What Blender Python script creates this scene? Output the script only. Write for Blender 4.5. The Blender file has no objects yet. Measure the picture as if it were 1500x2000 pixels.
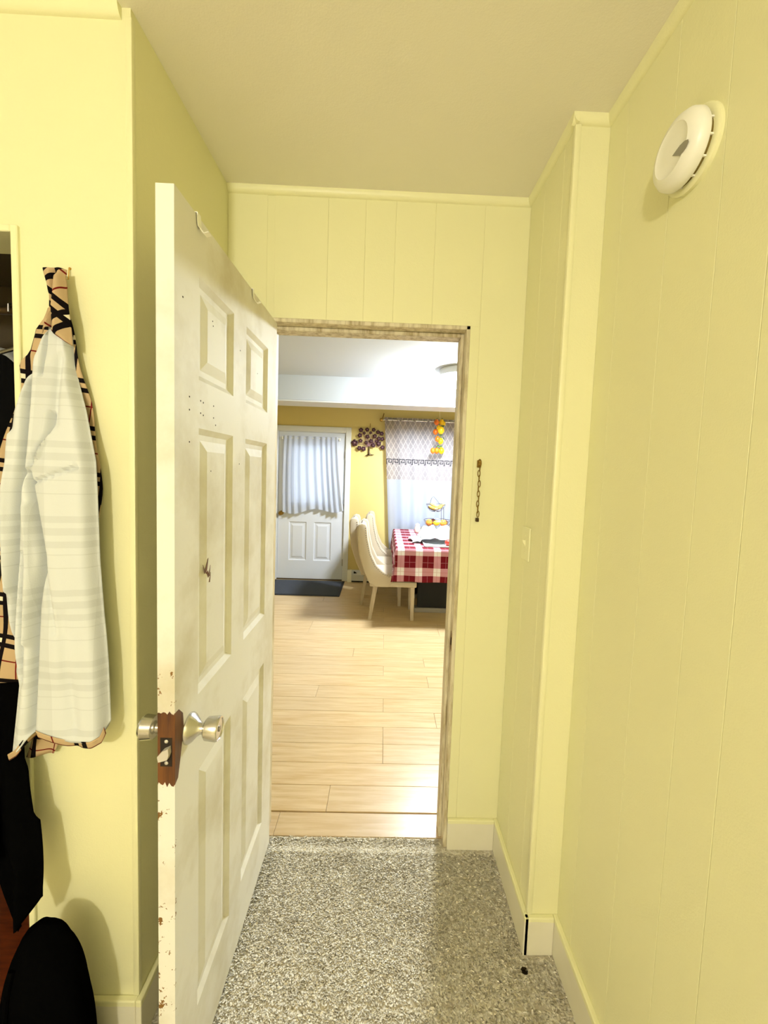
import bpy, bmesh, math, random
import numpy as np
from mathutils import Vector, Matrix
random.seed(7); rng = np.random.default_rng(7)
SC = bpy.context.scene
COL = SC.collection
PI = math.pi

# ------------------------------------------------------------------ camera
F_PX, PITCH, YAW, ROLL, CX, CY, EYE = 793.695, 3.9059, 1.2281, 2.026, 766.88, 973.04, 1.517
def cam_axes():
    a, b, c = (math.radians(t) for t in (YAW, PITCH, ROLL))
    f = Vector((math.sin(a)*math.cos(b), math.cos(a)*math.cos(b), -math.sin(b)))
    r = Vector((math.cos(a), -math.sin(a), 0)); u = r.cross(f)
    return r*math.cos(c)+u*math.sin(c), -r*math.sin(c)+u*math.cos(c), f
CR, CU, CF = cam_axes()
cd = bpy.data.cameras.new('camera'); cam = bpy.data.objects.new('camera', cd); COL.objects.link(cam)
m = Matrix((CR, CU, -CF)).transposed().to_4x4(); m.translation = Vector((0, 0, EYE)); cam.matrix_world = m
cd.sensor_fit = 'VERTICAL'; cd.sensor_height = 36.0; cd.sensor_width = 27.0
cd.lens = F_PX/2000*36.0
cd.shift_x = (750-CX)/2000; cd.shift_y = (CY-1000)/2000
cd.clip_start = 0.02
SC.camera = cam
def at(px, py, x=None, y=None, z=None):
    """the point where the sight line of a photo pixel meets the plane x=, y= or z="""
    d = CF*F_PX + CR*(px-CX) - CU*(py-CY)
    if y is not None: t = y/d.y
    elif x is not None: t = x/d.x
    else: t = (z-EYE)/d.z
    return Vector((0, 0, EYE)) + d*t

# ------------------------------------------------------------------ world, exposure
w = bpy.data.worlds.new('daylight'); SC.world = w; w.use_nodes = True
bg = w.node_tree.nodes['Background']; bg.inputs[0].default_value = (0.74, 0.86, 1.0, 1); bg.inputs[1].default_value = 1.45
SC.view_settings.view_transform = 'Standard'; SC.view_settings.look = 'None'
SC.view_settings.gamma = 1.0; SC.view_settings.use_curve_mapping = False
SC.view_settings.exposure = 0.47
HALL_LAMP = (-0.665, -2.0, 2.22); HALL_W = 103.0      # ceiling lamp of the room behind the camera
DINING_LAMP = (0.71, 4.02, 2.517); DINING_W = 215.0    # flush dome of the dining room

# ------------------------------------------------------------------ measures
D = 1.545; DB = 1.655           # doorway wall, hall side and dining side
XL, YL = -0.597, 0.983          # return wall behind the door / wall with the hook
XA, YA, XR = 0.502, 1.19, 0.597 # wall beside the doorway, its step, right wall
ZC = 2.517; BH = 0.128; BT = 0.015
YF = 5.44                       # far wall of the dining room

# ------------------------------------------------------------------ materials
def lin(c):
    return tuple(((v/255)/12.92 if v <= 10 else ((v/255+0.055)/1.055)**2.4) for v in c)+(1,)
class N:
    def __init__(s, name):
        s.m = bpy.data.materials.new(name); s.m.use_nodes = True
        s.t = s.m.node_tree; s.b = s.t.nodes['Principled BSDF']; s.out = s.t.nodes['Material Output']
    def n(s, kind, ins=None, **kw):
        nd = s.t.nodes.new(kind)
        for k, v in kw.items(): setattr(nd, k, v)
        for k, v in (ins or {}).items(): s.set(nd.inputs[k], v)
        return nd
    def set(s, sock, v):
        if isinstance(v, bpy.types.NodeSocket): s.t.links.new(v, sock)
        else: sock.default_value = v
    def math(s, op, a, b=0.0, c=0.0):
        nd = s.n('ShaderNodeMath', operation=op); s.set(nd.inputs[0], a); s.set(nd.inputs[1], b); s.set(nd.inputs[2], c); return nd.outputs[0]
    def mix(s, f, a, b):
        nd = s.n('ShaderNodeMix', data_type='RGBA'); s.set(nd.inputs[0], f); s.set(nd.inputs[6], a); s.set(nd.inputs[7], b); return nd.outputs[2]
    def coord(s, which='Object', scale=(1, 1, 1), rand=False):
        v = s.n('ShaderNodeTexCoord').outputs[which]
        mp = s.n('ShaderNodeMapping', {'Vector': v, 'Scale': scale})
        if rand:
            oi = s.n('ShaderNodeObjectInfo').outputs['Random']
            cb = s.n('ShaderNodeCombineXYZ', {'X': s.math('MULTIPLY', oi, 37.0), 'Y': s.math('MULTIPLY', oi, 91.0), 'Z': s.math('MULTIPLY', oi, 13.0)})
            s.set(mp.inputs['Location'], cb.outputs[0])
        return mp.outputs[0]
    def noise(s, scale=5, detail=3, vec=None, rough=0.5):
        ins = {'Scale': scale, 'Detail': detail, 'Roughness': rough}
        if vec is not None: ins['Vector'] = vec
        return s.n('ShaderNodeTexNoise', ins).outputs['Fac']
    def ramp(s, fac, stops):
        nd = s.n('ShaderNodeValToRGB', {'Fac': fac}); cr = nd.color_ramp
        while len(cr.elements) < len(stops): cr.elements.new(0.5)
        for e, (p, c) in zip(cr.elements, stops): e.position = p; e.color = c if len(c) == 4 else tuple(c)+(1,)
        return nd.outputs[0]
    def bump(s, h, strength=0.3, dist=0.002):
        s.set(s.b.inputs['Normal'], s.n('ShaderNodeBump', {'Height': h, 'Strength': strength, 'Distance': dist}).outputs[0])
    def base(s, c, rough=0.5, metal=0.0, spec=0.5):
        s.set(s.b.inputs['Base Color'], c); s.b.inputs['Roughness'].default_value = rough
        s.b.inputs['Metallic'].default_value = metal; s.b.inputs['Specular IOR Level'].default_value = spec
        return s
W1, W0 = (1, 1, 1, 1), (0, 0, 0, 1)
def plain(name, c, rough=0.5, metal=0.0, bump=None, vary=0.0, spec=0.5):
    k = N(name); c = lin(c)
    if vary:
        n = k.noise(6, 4, k.coord(rand=True))
        k.base(k.mix(k.math('MULTIPLY', n, vary), c, tuple(v*0.6 for v in c[:3])+(1,)), rough, metal, spec)
    else: k.base(c, rough, metal, spec)
    if bump: k.bump(k.noise(bump[0], 3, k.coord()), bump[1], bump[2])
    return k.m
def paint(name, c, dirt=0.25, rough=0.45):
    k = N(name); v = k.coord()
    n1 = k.noise(2.2, 5, v); n2 = k.noise(260, 2, v)
    col = k.mix(k.math('MULTIPLY', n1, dirt), lin(c), tuple(x*0.82 for x in lin(c)[:3])+(1,))
    k.base(col, rough, 0, 0.4); k.bump(k.math('ADD', n2, k.math('MULTIPLY', k.noise(40, 3, v), 1.5)), 0.25, 0.0012)
    return k.m
YELLOW = (239, 236, 188)
M = {}
M['yellow'] = paint('yellow_paint', YELLOW)
M['yellow_trim'] = paint('yellow_trim_paint', (242, 239, 192), 0.15, 0.35)
M['ceiling'] = paint('ceiling_paint', (248, 243, 226), 0.25, 0.8)
M['dining_yellow'] = paint('dining_wall_paint', (214, 194, 126), 0.2)
M['white_ceiling'] = paint('dining_ceiling_paint', (196, 202, 208), 0.1, 0.7)
M['white_trim'] = paint('white_trim_paint', (216, 217, 216), 0.15, 0.4)
M['white_door'] = paint('white_door_paint', (214, 218, 226), 0.1, 0.35)
M['bedroom'] = paint('bedroom_wall_paint', (222, 214, 178), 0.3, 0.7)
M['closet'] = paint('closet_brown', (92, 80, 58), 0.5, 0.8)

def baseboard_mat():
    k = N('baseboard_paint'); v = k.n('ShaderNodeTexCoord').outputs['Object']
    z = k.n('ShaderNodeSeparateXYZ', {'Vector': v}).outputs['Z']
    e = k.math('ADD', z, k.math('MULTIPLY', k.math('SUBTRACT', k.noise(14, 3, v), 0.5), 0.012))
    lap = k.math('GREATER_THAN', e, 0.114)
    k.base(k.mix(lap, k.mix(k.math('MULTIPLY', k.noise(8, 4, v), 0.4), lin((240, 236, 214)), lin((205, 196, 160))), lin(YELLOW)), 0.4)
    return k.m
M['baseboard'] = baseboard_mat()

def door_mat():
    k = N('worn_cream_door_paint'); v = k.n('ShaderNodeTexCoord').outputs['Object']
    c = k.mix(k.ramp(k.noise(3.5, 6, v, 0.6), [(0.45, W0), (0.75, W1)]), lin((234, 232, 224)), lin((202, 194, 168)))
    s = k.n('ShaderNodeSeparateXYZ', {'Vector': v})
    near = k.math('LESS_THAN', s.outputs['Y'], 0.8155)            # the closing edge, where paint has chipped
    low = k.math('LESS_THAN', s.outputs['Z'], 1.13)
    chips = k.math('GREATER_THAN', k.noise(46, 4, v, 0.7), 0.615)
    c = k.mix(k.math('MULTIPLY', k.math('MULTIPLY', near, low), chips), c, lin((128, 92, 44)))
    k.base(c, 0.62, 0, 0.22); k.bump(k.noise(60, 4, v), 0.2, 0.0012)
    return k.m
M['door'] = door_mat()

def jamb_mat():
    k = N('dirty_jamb_paint'); v = k.coord(scale=(1, 1, 0.18))
    c = k.mix(k.ramp(k.noise(38, 5, v, 0.65), [(0.42, W0), (0.68, W1)]), lin((220, 210, 180)), lin((164, 146, 104)))
    k.base(c, 0.5); k.bump(k.noise(60, 3, v), 0.3, 0.001)
    return k.m
M['jamb'] = jamb_mat()

def wood(name, a, b, scale=(1.2, 22, 22), rough=0.4, rand=True, dark=(130, 98, 62)):
    k = N(name); v = k.coord(scale=scale, rand=rand)
    n = k.noise(3.0, 6, v, 0.62)
    c = k.mix(k.ramp(n, [(0.35, W0), (0.68, W1)]), lin(a), lin(b))
    streak = k.ramp(k.noise(2.2, 4, k.coord(scale=(scale[0]*1.1, scale[1]*2.2, scale[2]), rand=rand), 0.7), [(0.64, W0), (0.74, W1)])
    c = k.mix(k.math('MULTIPLY', streak, 0.55), c, lin(dark))
    if rand:
        oi = k.n('ShaderNodeObjectInfo').outputs['Random']
        c = k.mix(k.math('MULTIPLY', oi, 0.28), c, lin(tuple(x*0.86 for x in a)))
    k.base(c, rough); k.bump(n, 0.12, 0.0008)
    return k.m
M['oak'] = wood('pale_oak_plank', (212, 188, 146), (190, 158, 110), (1.2, 16, 16), 0.3)
M['ash_leg'] = wood('washed_wood_leg', (192, 178, 156), (160, 142, 114), (14, 14, 1.5), 0.5)
M['bare_wood'] = wood('bare_brown_wood', (112, 66, 22), (64, 28, 8), (30, 30, 2.5), 0.5, False, (50, 22, 6))
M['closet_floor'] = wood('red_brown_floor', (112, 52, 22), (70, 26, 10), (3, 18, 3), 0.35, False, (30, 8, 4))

def carpet_mat(name='carpet_fibre', a=(246, 241, 226), b=(222, 213, 190), d=(176, 164, 134)):
    k = N(name); v = k.n('ShaderNodeTexCoord').outputs['Object']
    c = k.mix(k.ramp(k.noise(85, 3, v, 0.7), [(0.40, W0), (0.62, W1)]), lin(a), lin(b))
    c = k.mix(k.ramp(k.noise(4.5, 5, v, 0.65), [(0.5, W0), (0.78, (0.55, 0.55, 0.55, 1))]), c, lin(d))
    sx = k.n('ShaderNodeVectorMath', {0: v, 1: (0.479, 1.134, 0.0)}, operation='DISTANCE').outputs['Value']
    c = k.mix(k.math('LESS_THAN', sx, 0.011), c, lin((52, 42, 26)))      # a small burn mark
    k.base(c, 0.95, 0, 0.1)
    return k.m
M['carpet'] = carpet_mat()
M['carpet_back'] = plain('carpet_backing', (200, 190, 166), 0.95)

def cloth_mat(name, c, rough=0.9, weave=420, transl=0.0):
    k = N(name); v = k.coord()
    k.base(lin(c), rough, 0, 0.15 if sum(c) > 90 else 0.0); k.b.inputs['Sheen Weight'].default_value = 0.15 if sum(c) > 90 else 0.0
    k.bump(k.noise(weave, 2, v), 0.3, 0.0008)
    return k.m
def uvxy(k):
    s = k.n('ShaderNodeSeparateXYZ', {'Vector': k.n('ShaderNodeTexCoord').outputs['UV']}); return s.outputs['X'], s.outputs['Y']
def stripe(k, u, period, lo, hi, off=0.0):
    f = k.math('FRACT', k.math('ADD', k.math('DIVIDE', u, period), off))
    return k.math('MULTIPLY', k.math('GREATER_THAN', f, lo), k.math('LESS_THAN', f, hi))
def lining_mat():
    k = N('white_flannel_lining'); u, v = uvxy(k)
    grey = lin((180, 184, 182)); c = lin((216, 220, 220))
    for per, lo, hi, off in ((0.165, 0.0, 0.09, 0.0), (0.165, 0.17, 0.27, 0.0), (0.165, 0.34, 0.43, 0.0), (0.165, 0.72, 0.735, 0.0), (0.165, 0.9, 0.915, 0.0)):
        c = k.mix(k.math('MULTIPLY', stripe(k, v, per, lo, hi, off), 0.3), c, grey)
    c = k.mix(k.math('MULTIPLY', stripe(k, u, 0.13, 0.0, 0.3), 0.22), c, grey)
    k.base(c, 0.95, 0, 0.1); k.bump(k.noise(420, 2, k.coord()), 0.35, 0.0008)
    return k.m
def plaid_mat():
    k = N('tan_black_plaid'); u, v = uvxy(k)
    c = lin((192, 166, 128)); blk = lin((18, 12, 14)); red = lin((110, 24, 22)); wh = lin((236, 226, 200))
    c = k.mix(stripe(k, u, 0.105, 0.62, 0.65), c, red); c = k.mix(stripe(k, v, 0.105, 0.70, 0.73), c, red)
    for off in (0.0, 0.2):
        c = k.mix(stripe(k, u, 0.105, 0.0+off, 0.10+off), c, blk)
        c = k.mix(stripe(k, v, 0.105, 0.0+off, 0.10+off), c, blk)
    both = k.math('MULTIPLY', stripe(k, u, 0.105, 0.1, 0.2), stripe(k, v, 0.105, 0.1, 0.2))
    c = k.mix(both, c, wh)
    k.base(c, 0.95, 0, 0.1); k.bump(k.noise(420, 2, k.coord()), 0.3, 0.0008)
    return k.m
M['lining'] = lining_mat(); M['plaid'] = plaid_mat()
M['black_knit'] = cloth_mat('black_knit', (16, 16, 16)); M['black_cloth'] = cloth_mat('black_nylon', (6, 6, 6), 1.0)
M['grey_cloth'] = cloth_mat('pale_grey_cloth', (176, 178, 178))
M['chair_cloth'] = cloth_mat('cream_linen', (190, 178, 156), 0.85)
M['mat'] = cloth_mat('charcoal_mat', (58, 64, 76), 0.95, 160); M['mat_edge'] = plain('black_rubber', (26, 28, 32), 0.7)
M['white_towel'] = cloth_mat('white_towel', (166, 168, 168))
M['brass'] = plain('brass', (196, 160, 84), 0.3, 1.0); M['old_brass'] = plain('tarnished_brass', (150, 120, 58), 0.4, 1.0, vary=0.6)
M['nickel'] = plain('satin_nickel', (206, 204, 200), 0.22, 1.0); M['steel'] = plain('dull_steel', (150, 146, 140), 0.35, 1.0, vary=0.5)
M['bright_steel'] = plain('bright_steel', (206, 200, 190), 0.45, 0.25); M['dark_hole'] = plain('dark_hole', (34, 24, 14), 0.9)
M['plastic'] = plain('white_plastic', (246, 244, 232), 0.35); M['grey_plastic'] = plain('grey_plastic', (150, 146, 132), 0.5)
M['black'] = plain('black_lacquer', (4, 4, 5), 0.7); M['grey_rail'] = plain('grey_rail', (140, 134, 128), 0.5)
M['bronze'] = plain('dark_bronze', (74, 58, 34), 0.45, 0.7); M['plum'] = plain('plum_enamel', (62, 18, 30), 0.4, 0.2, vary=0.5)
M['plum_light'] = plain('mauve_enamel', (150, 112, 116), 0.5, 0.1)
M['yellow_pepper'] = plain('yellow_pepper', (252, 206, 26), 0.3); M['orange_pepper'] = plain('orange_pepper', (240, 122, 34), 0.3)
M['leaf'] = plain('green_leaf', (62, 92, 30), 0.5); M['string'] = plain('raffia', (236, 222, 170), 0.9)
M['banana'] = plain('ripe_banana', (236, 196, 70), 0.45, vary=0.9); M['banana_dark'] = plain('brown_banana', (96, 66, 26), 0.5, vary=0.6)
M['orange'] = plain('orange_peel', (246, 158, 62), 0.45, bump=(300, 0.3, 0.001)); M['lemon'] = plain('lemon_peel', (250, 226, 44), 0.4, bump=(260, 0.3, 0.001))
M['red_fruit'] = plain('red_fruit', (190, 60, 44), 0.35, vary=0.4); M['dark_fruit'] = plain('dark_red_fruit', (110, 50, 44), 0.4)
M['wire'] = plain('chrome_wire', (120, 120, 124), 0.3, 1.0); M['tray'] = plain('pale_blue_tray', (222, 234, 246), 0.7)
M['jar'] = plain('pale_pink_ceramic', (236, 214, 204), 0.4); M['crystal'] = plain('white_sash', (240, 244, 248), 0.35)
def emit(name, c, s):
    k = N(name); k.base(lin((250, 250, 250)), 0.3); k.b.inputs['Emission Color'].default_value = c; k.b.inputs['Emission Strength'].default_value = s
    return k.m
def glass_mat():
    k = N('window_glass'); g = k.n('ShaderNodeBsdfGlossy', {'Roughness': 0.02}); t = k.n('ShaderNodeBsdfTransparent')
    mx = k.n('ShaderNodeMixShader', {0: 0.06}); k.t.links.new(t.outputs[0], mx.inputs[1]); k.t.links.new(g.outputs[0], mx.inputs[2])
    k.t.links.new(mx.outputs[0], k.out.inputs['Surface']); return k.m
M['glass'] = glass_mat()
def sheer_mat(name, c, lattice=False, clear=0.12):
    k = N(name); col = lin(c)
    if lattice:
        u, v = uvxy(k); inband = k.math('GREATER_THAN', v, 1.40)
        p = 0.095
        def diag(sg):
            f = k.math('FRACT', k.math('DIVIDE', k.math('ADD', u, k.math('MULTIPLY', v, sg)), p)); return k.math('LESS_THAN', f, 0.13)
        line = k.math('MAXIMUM', diag(0.8), diag(-0.8))
        fill = k.math('GREATER_THAN', k.noise(90, 2, k.n('ShaderNodeTexCoord').outputs['UV']), 0.5)
        body = k.mix(k.math('MULTIPLY', fill, 0.35), lin((182, 174, 174)), lin((146, 140, 148)))
        col = k.mix(inband, col, k.mix(line, body, lin((220, 212, 208))))
    d = k.n('ShaderNodeBsdfDiffuse'); t = k.n('ShaderNodeBsdfTranslucent'); tr = k.n('ShaderNodeBsdfTransparent')
    k.set(d.inputs['Color'], col); k.set(t.inputs['Color'], col)
    a = k.n('ShaderNodeMixShader', {0: 0.5}); k.t.links.new(d.outputs[0], a.inputs[1]); k.t.links.new(t.outputs[0], a.inputs[2])
    b = k.n('ShaderNodeMixShader', {0: clear}); k.t.links.new(a.outputs[0], b.inputs[1]); k.t.links.new(tr.outputs[0], b.inputs[2])
    k.t.links.new(b.outputs[0], k.out.inputs['Surface']); return k.m
M['cafe'] = sheer_mat('white_sheer', (216, 221, 232), False, 0.0)
M['sheer'] = sheer_mat('sheer_lattice', (192, 199, 216), True, 0.02)
def tablecloth_mat():
    k = N('red_white_plaid'); u, v = uvxy(k)
    su = stripe(k, u, 0.176, 0.0, 0.62, 0.76); sv = stripe(k, v, 0.196, 0.0, 0.60, 0.126)
    thin = k.math('MAXIMUM', stripe(k, u, 0.176, 0.28, 0.30, 0.76), stripe(k, v, 0.196, 0.26, 0.28, 0.126))
    thin2 = k.math('MAXIMUM', stripe(k, u, 0.176, 0.79, 0.82, 0.76), stripe(k, v, 0.196, 0.78, 0.81, 0.126))
    white, pink, red = lin((218, 214, 220)), lin((178, 128, 140)), lin((100, 4, 22))
    c = k.mix(k.math('MAXIMUM', su, sv), white, pink); c = k.mix(k.math('MULTIPLY', su, sv), c, red)
    c = k.mix(k.math('MULTIPLY', thin, 0.55), c, pink); c = k.mix(k.math('MULTIPLY', thin2, 0.35), c, lin((150, 60, 70)))
    k.base(c, 0.85, 0, 0.2); k.bump(k.noise(300, 2, k.coord()), 0.3, 0.0008)
    return k.m
M['tablecloth'] = tablecloth_mat()

# ------------------------------------------------------------------ mesh helpers
class B:
    """collects shapes into one mesh"""
    def __init__(s): s.v = []; s.f = []; s.uv = []
    def add(s, v, f, uv=None):
        o = len(s.v); s.v += [tuple(p) for p in v]; s.f += [tuple(i+o for i in q) for q in f]
        s.uv += [tuple(t) for t in uv] if uv is not None else [(0, 0)]*len(v)
        return s
    def box(s, x0, y0, z0, x1, y1, z1, bev=0.0, seg=1):
        bm = bmesh.new(); bmesh.ops.create_cube(bm, size=1)
        for p in bm.verts: p.co = Vector(((x0+x1)/2+p.co.x*(x1-x0), (y0+y1)/2+p.co.y*(y1-y0), (z0+z1)/2+p.co.z*(z1-z0)))
        if bev: bmesh.ops.bevel(bm, geom=bm.edges[:], offset=bev, segments=seg, affect='EDGES', profile=0.5)
        bm.verts.index_update(); s.add([p.co.copy() for p in bm.verts], [[q.index for q in fc.verts] for fc in bm.faces]); bm.free(); return s
    def tube(s, pts, r, n=8, closed=False, cap=True):
        pts = [Vector(p) for p in pts]; L = len(pts); rr = r if hasattr(r, '__len__') else [r]*L
        rings = []; prev = None
        for i, p in enumerate(pts):
            a = pts[(i-1) % L] if (closed or i > 0) else p; b = pts[(i+1) % L] if (closed or i < L-1) else p
            t = (b-a).normalized() if (b-a).length > 1e-9 else Vector((0, 0, 1))
            if prev is None:
                q = Vector((0, 0, 1)) if abs(t.z) < 0.9 else Vector((1, 0, 0)); e = t.cross(q).normalized()
            else: e = (prev-t*prev.dot(t)).normalized()
            prev = e; g = t.cross(e)
            rings.append([p+(e*math.cos(2*PI*j/n)+g*math.sin(2*PI*j/n))*rr[i] for j in range(n)])
        v = [q for ring in rings for q in ring]; f = []
        for i in range(L if closed else L-1):
            for j in range(n):
                a0, a1 = i*n+j, i*n+(j+1) % n; b0, b1 = ((i+1) % L)*n+j, ((i+1) % L)*n+(j+1) % n
                f.append((a0, a1, b1, b0))
        if cap and not closed: f.append(tuple(range(n-1, -1, -1))); f.append(tuple((L-1)*n+j for j in range(n)))
        return s.add(v, f)
    def lathe(s, prof, org, axis=(0, 0, 1), n=24):
        a = Vector(axis).normalized(); q = Vector((1, 0, 0)) if abs(a.x) < 0.9 else Vector((0, 1, 0))
        e = a.cross(q).normalized(); g = a.cross(e); o = Vector(org); v = []; f = []
        for (r, h) in prof:
            for j in range(n): v.append(o+a*h+(e*math.cos(2*PI*j/n)+g*math.sin(2*PI*j/n))*r)
        for i in range(len(prof)-1):
            for j in range(n): f.append((i*n+j, i*n+(j+1) % n, (i+1)*n+(j+1) % n, (i+1)*n+j))
        f.append(tuple(range(n-1, -1, -1))); f.append(tuple((len(prof)-1)*n+j for j in range(n)))
        return s.add(v, f)
    def ball(s, c, rx, ry=None, rz=None, n=14, m=10, fn=None):
        ry = ry or rx; rz = rz or rx; v = []; f = []
        for i in range(m+1):
            th = PI*i/m
            for j in range(n):
                ph = 2*PI*j/n; d = Vector((math.sin(th)*math.cos(ph), math.sin(th)*math.sin(ph), math.cos(th))); k = fn(d) if fn else 1
                v.append(Vector(c)+Vector((d.x*rx*k, d.y*ry*k, d.z*rz*k)))
        for i in range(m):
            for j in range(n): f.append((i*n+j, (i+1)*n+j, (i+1)*n+(j+1) % n, i*n+(j+1) % n))
        return s.add(v, f)
    def grid(s, fn, nu, nv, uvfn=None):
        v = []; uv = []
        for j in range(nv+1):
            for i in range(nu+1):
                v.append(fn(i/nu, j/nv)); uv.append(uvfn(i/nu, j/nv) if uvfn else (i/nu, j/nv))
        f = [(j*(nu+1)+i, j*(nu+1)+i+1, (j+1)*(nu+1)+i+1, (j+1)*(nu+1)+i) for j in range(nv) for i in range(nu)]
        return s.add(v, f, uv)
    def prism(s, poly, axis, a, b):
        """poly: 2-D outline in the two other axes (in order), extruded along axis from a to b"""
        def P(q, t): return {'x': (t, q[0], q[1]), 'y': (q[0], t, q[1]), 'z': (q[0], q[1], t)}[axis]
        n = len(poly); v = [P(q, a) for q in poly]+[P(q, b) for q in poly]
        f = [tuple(range(n-1, -1, -1)), tuple(range(n, 2*n))]+[(i, (i+1) % n, n+(i+1) % n, n+i) for i in range(n)]
        return s.add(v, f)
    def mesh(s, name, mat, smooth=False):
        me = bpy.data.meshes.new(name); me.from_pydata(s.v, [], s.f)
        uvl = me.uv_layers.new(name='UVMap'); li = np.empty(len(me.loops), dtype=np.int32); me.loops.foreach_get('vertex_index', li)
        uvl.data.foreach_set('uv', np.array(s.uv, dtype=np.float32)[li].ravel())
        bm = bmesh.new(); bm.from_mesh(me); bmesh.ops.recalc_face_normals(bm, faces=bm.faces); bm.to_mesh(me); bm.free()
        if smooth:
            me.polygons.foreach_set('use_smooth', [True]*len(me.polygons)); me.set_sharp_from_angle(angle=math.radians(40))
        me.materials.append(mat); return me
    def obj(s, name, mat, parent=None, smooth=False, solid=0.0):
        o = bpy.data.objects.new(name, s.mesh(name, M[mat] if isinstance(mat, str) else mat, smooth)); COL.objects.link(o)
        if parent is not None: adopt(o, parent)
        if solid:
            md = o.modifiers.new('thickness', 'SOLIDIFY'); md.thickness = solid; md.offset = 0
        return o
def adopt(o, parent):
    # meshes are written in world coordinates: a thing's Empty is undone by the inverse, a part's own place is the identity
    o.parent = parent
    o.matrix_parent_inverse = Matrix.Identity(4) if parent.parent is not None else Matrix.Translation(parent.location).inverted()
def empty(name, loc):
    o = bpy.data.objects.new(name, None); o.location = loc; o.empty_display_size = 0.05; COL.objects.link(o); return o
def tag(o, label, cat, group=None):
    o['label'] = label; o['category'] = cat
    if group: o['group'] = group
    return o
def thing(name, loc, label, cat, group=None): return tag(empty(name, loc), label, cat, group)
def struct(o, label=None):
    o['kind'] = 'structure'
    if label: o['label'] = label
    return o
def copy_tree(o, parent=None):
    c = o.copy(); COL.objects.link(c); c.parent = parent
    if parent is not None: c.matrix_parent_inverse = o.matrix_parent_inverse.copy()
    for ch in list(o.children): copy_tree(ch, c)
    return c
def lerp_tab(tab, t):
    if t <= tab[0][0]: return tab[0][1]
    for (a, x), (b, y) in zip(tab, tab[1:]):
        if t <= b: return x+(y-x)*(t-a)/(b-a)
    return tab[-1][1]

# ================================================================== STRUCTURE
XB0, YB0 = -3.0, -4.0    # the room behind the camera
# doorway wall: body with the opening, boards on the hall side
OX0, OX1, OZ = -0.455, 0.300, 2.062
b = B()
b.box(XL-0.10, D+0.0012, 0, OX0, DB, ZC).box(OX1, D+0.0012, 0, 2.3, DB, ZC).box(OX0, D+0.0012, OZ, OX1, DB, ZC)
wf = struct(b.obj('wall_front', 'yellow'), 'pale yellow grooved panel wall around the open doorway')
gx = [XL, -0.428, -0.235, -0.10, 0.010, 0.155, 0.335, XA]
for a, c in zip(gx, gx[1:]):
    g = 0.0005
    z0 = OZ if (a >= OX0-0.03 and c <= OX1) else 0.0
    if a < OX1 < c:
        B().box(a+g, D-0.0005, OZ, c-g, D+0.004, ZC, 0.0006).obj('panel_board', 'yellow', wf)
        B().box(OX1, D-0.0004, 0, c-g, D+0.004, OZ, 0.0006).obj('panel_board', 'yellow', wf)
    elif a < OX0 < c:
        B().box(a+g, D-0.0005, 0, OX0, D+0.004, ZC, 0.0006).obj('panel_board', 'yellow', wf)
    else:
        B().box(a+g, D-0.0005, z0, c-g, D+0.004, ZC, 0.0006).obj('panel_board', 'yellow', wf)
# right walls
wr = struct(B().box(XR+0.0012, YB0, 0, XR+0.12, YA, ZC).obj('wall_right', 'yellow'), 'pale yellow grooved panel wall with the smoke alarm')
ys = [YA, 1.10, 0.915, 0.768, 0.66, 0.50, 0.36, 0.16, -0.03, -0.20, -0.42, -0.8, -1.2, -1.6, -2.0, -2.5, -3.2, YB0]
for a, c in zip(ys, ys[1:]):
    B().box(XR-0.0005, c+0.0005, 0, XR+0.004, a-0.0005, ZC, 0.0006).obj('panel_board', 'yellow', wr)
wa = struct(B().box(XA+0.0012, YA+0.0012, 0, XR+0.12, D+0.002, ZC).obj('wall_right_bump', 'yellow'), 'pale yellow bumped-out wall with the light switch')
for a, c in ((YA, 1.262), (1.262, 1.41), (1.41, D)):
    B().box(XA-0.0005, a+0.0005, 0, XA+0.004, c-0.0005, ZC, 0.0006).obj('panel_board', 'yellow', wa)
B().box(XA, YA-0.0005, 0, XR, YA+0.004, ZC, 0.0006).obj('panel_board', 'yellow', wa)
# left walls: the one with the hook and the closet opening, and the return behind the door
CX0, CX1, CZ = -1.62, -0.867, 2.03
b = B().box(CX1, YL, 0, XL, YL+0.1, ZC).box(XB0, YL, 0, CX0, YL+0.1, ZC).box(CX0, YL, CZ, CX1, YL+0.1, ZC)
struct(b.obj('wall_left', 'yellow'), 'pale yellow wall with hanging shirt beside closet opening')
struct(B().box(XL-0.1, YL+0.1, 0, XL, D+0.002, ZC).obj('wall_left_return', 'yellow'), 'shaded yellow wall behind the open door')
struct(B().box(XB0-0.1, YB0-0.1, 0, XB0, YL+0.1, ZC).obj('wall_far_left', 'bedroom')); struct(B().box(XB0-0.1, YB0-0.1, 0, XR+0.12, YB0, ZC).obj('wall_rear', 'bedroom'))
struct(B().box(XB0-0.1, YB0-0.1, ZC, XR+0.12, DB, ZC+0.08).obj('ceiling', 'ceiling'), 'tan ceiling of the hallway')
# closet
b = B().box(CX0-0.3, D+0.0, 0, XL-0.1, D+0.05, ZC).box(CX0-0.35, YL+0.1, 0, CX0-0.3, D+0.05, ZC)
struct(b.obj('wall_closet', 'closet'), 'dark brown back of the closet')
struct(B().box(CX0-0.3, YL+0.02, -0.03, XL-0.1, D, 0.004).obj('floor_closet', 'closet_floor'), 'red-brown wooden closet floor')
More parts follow.
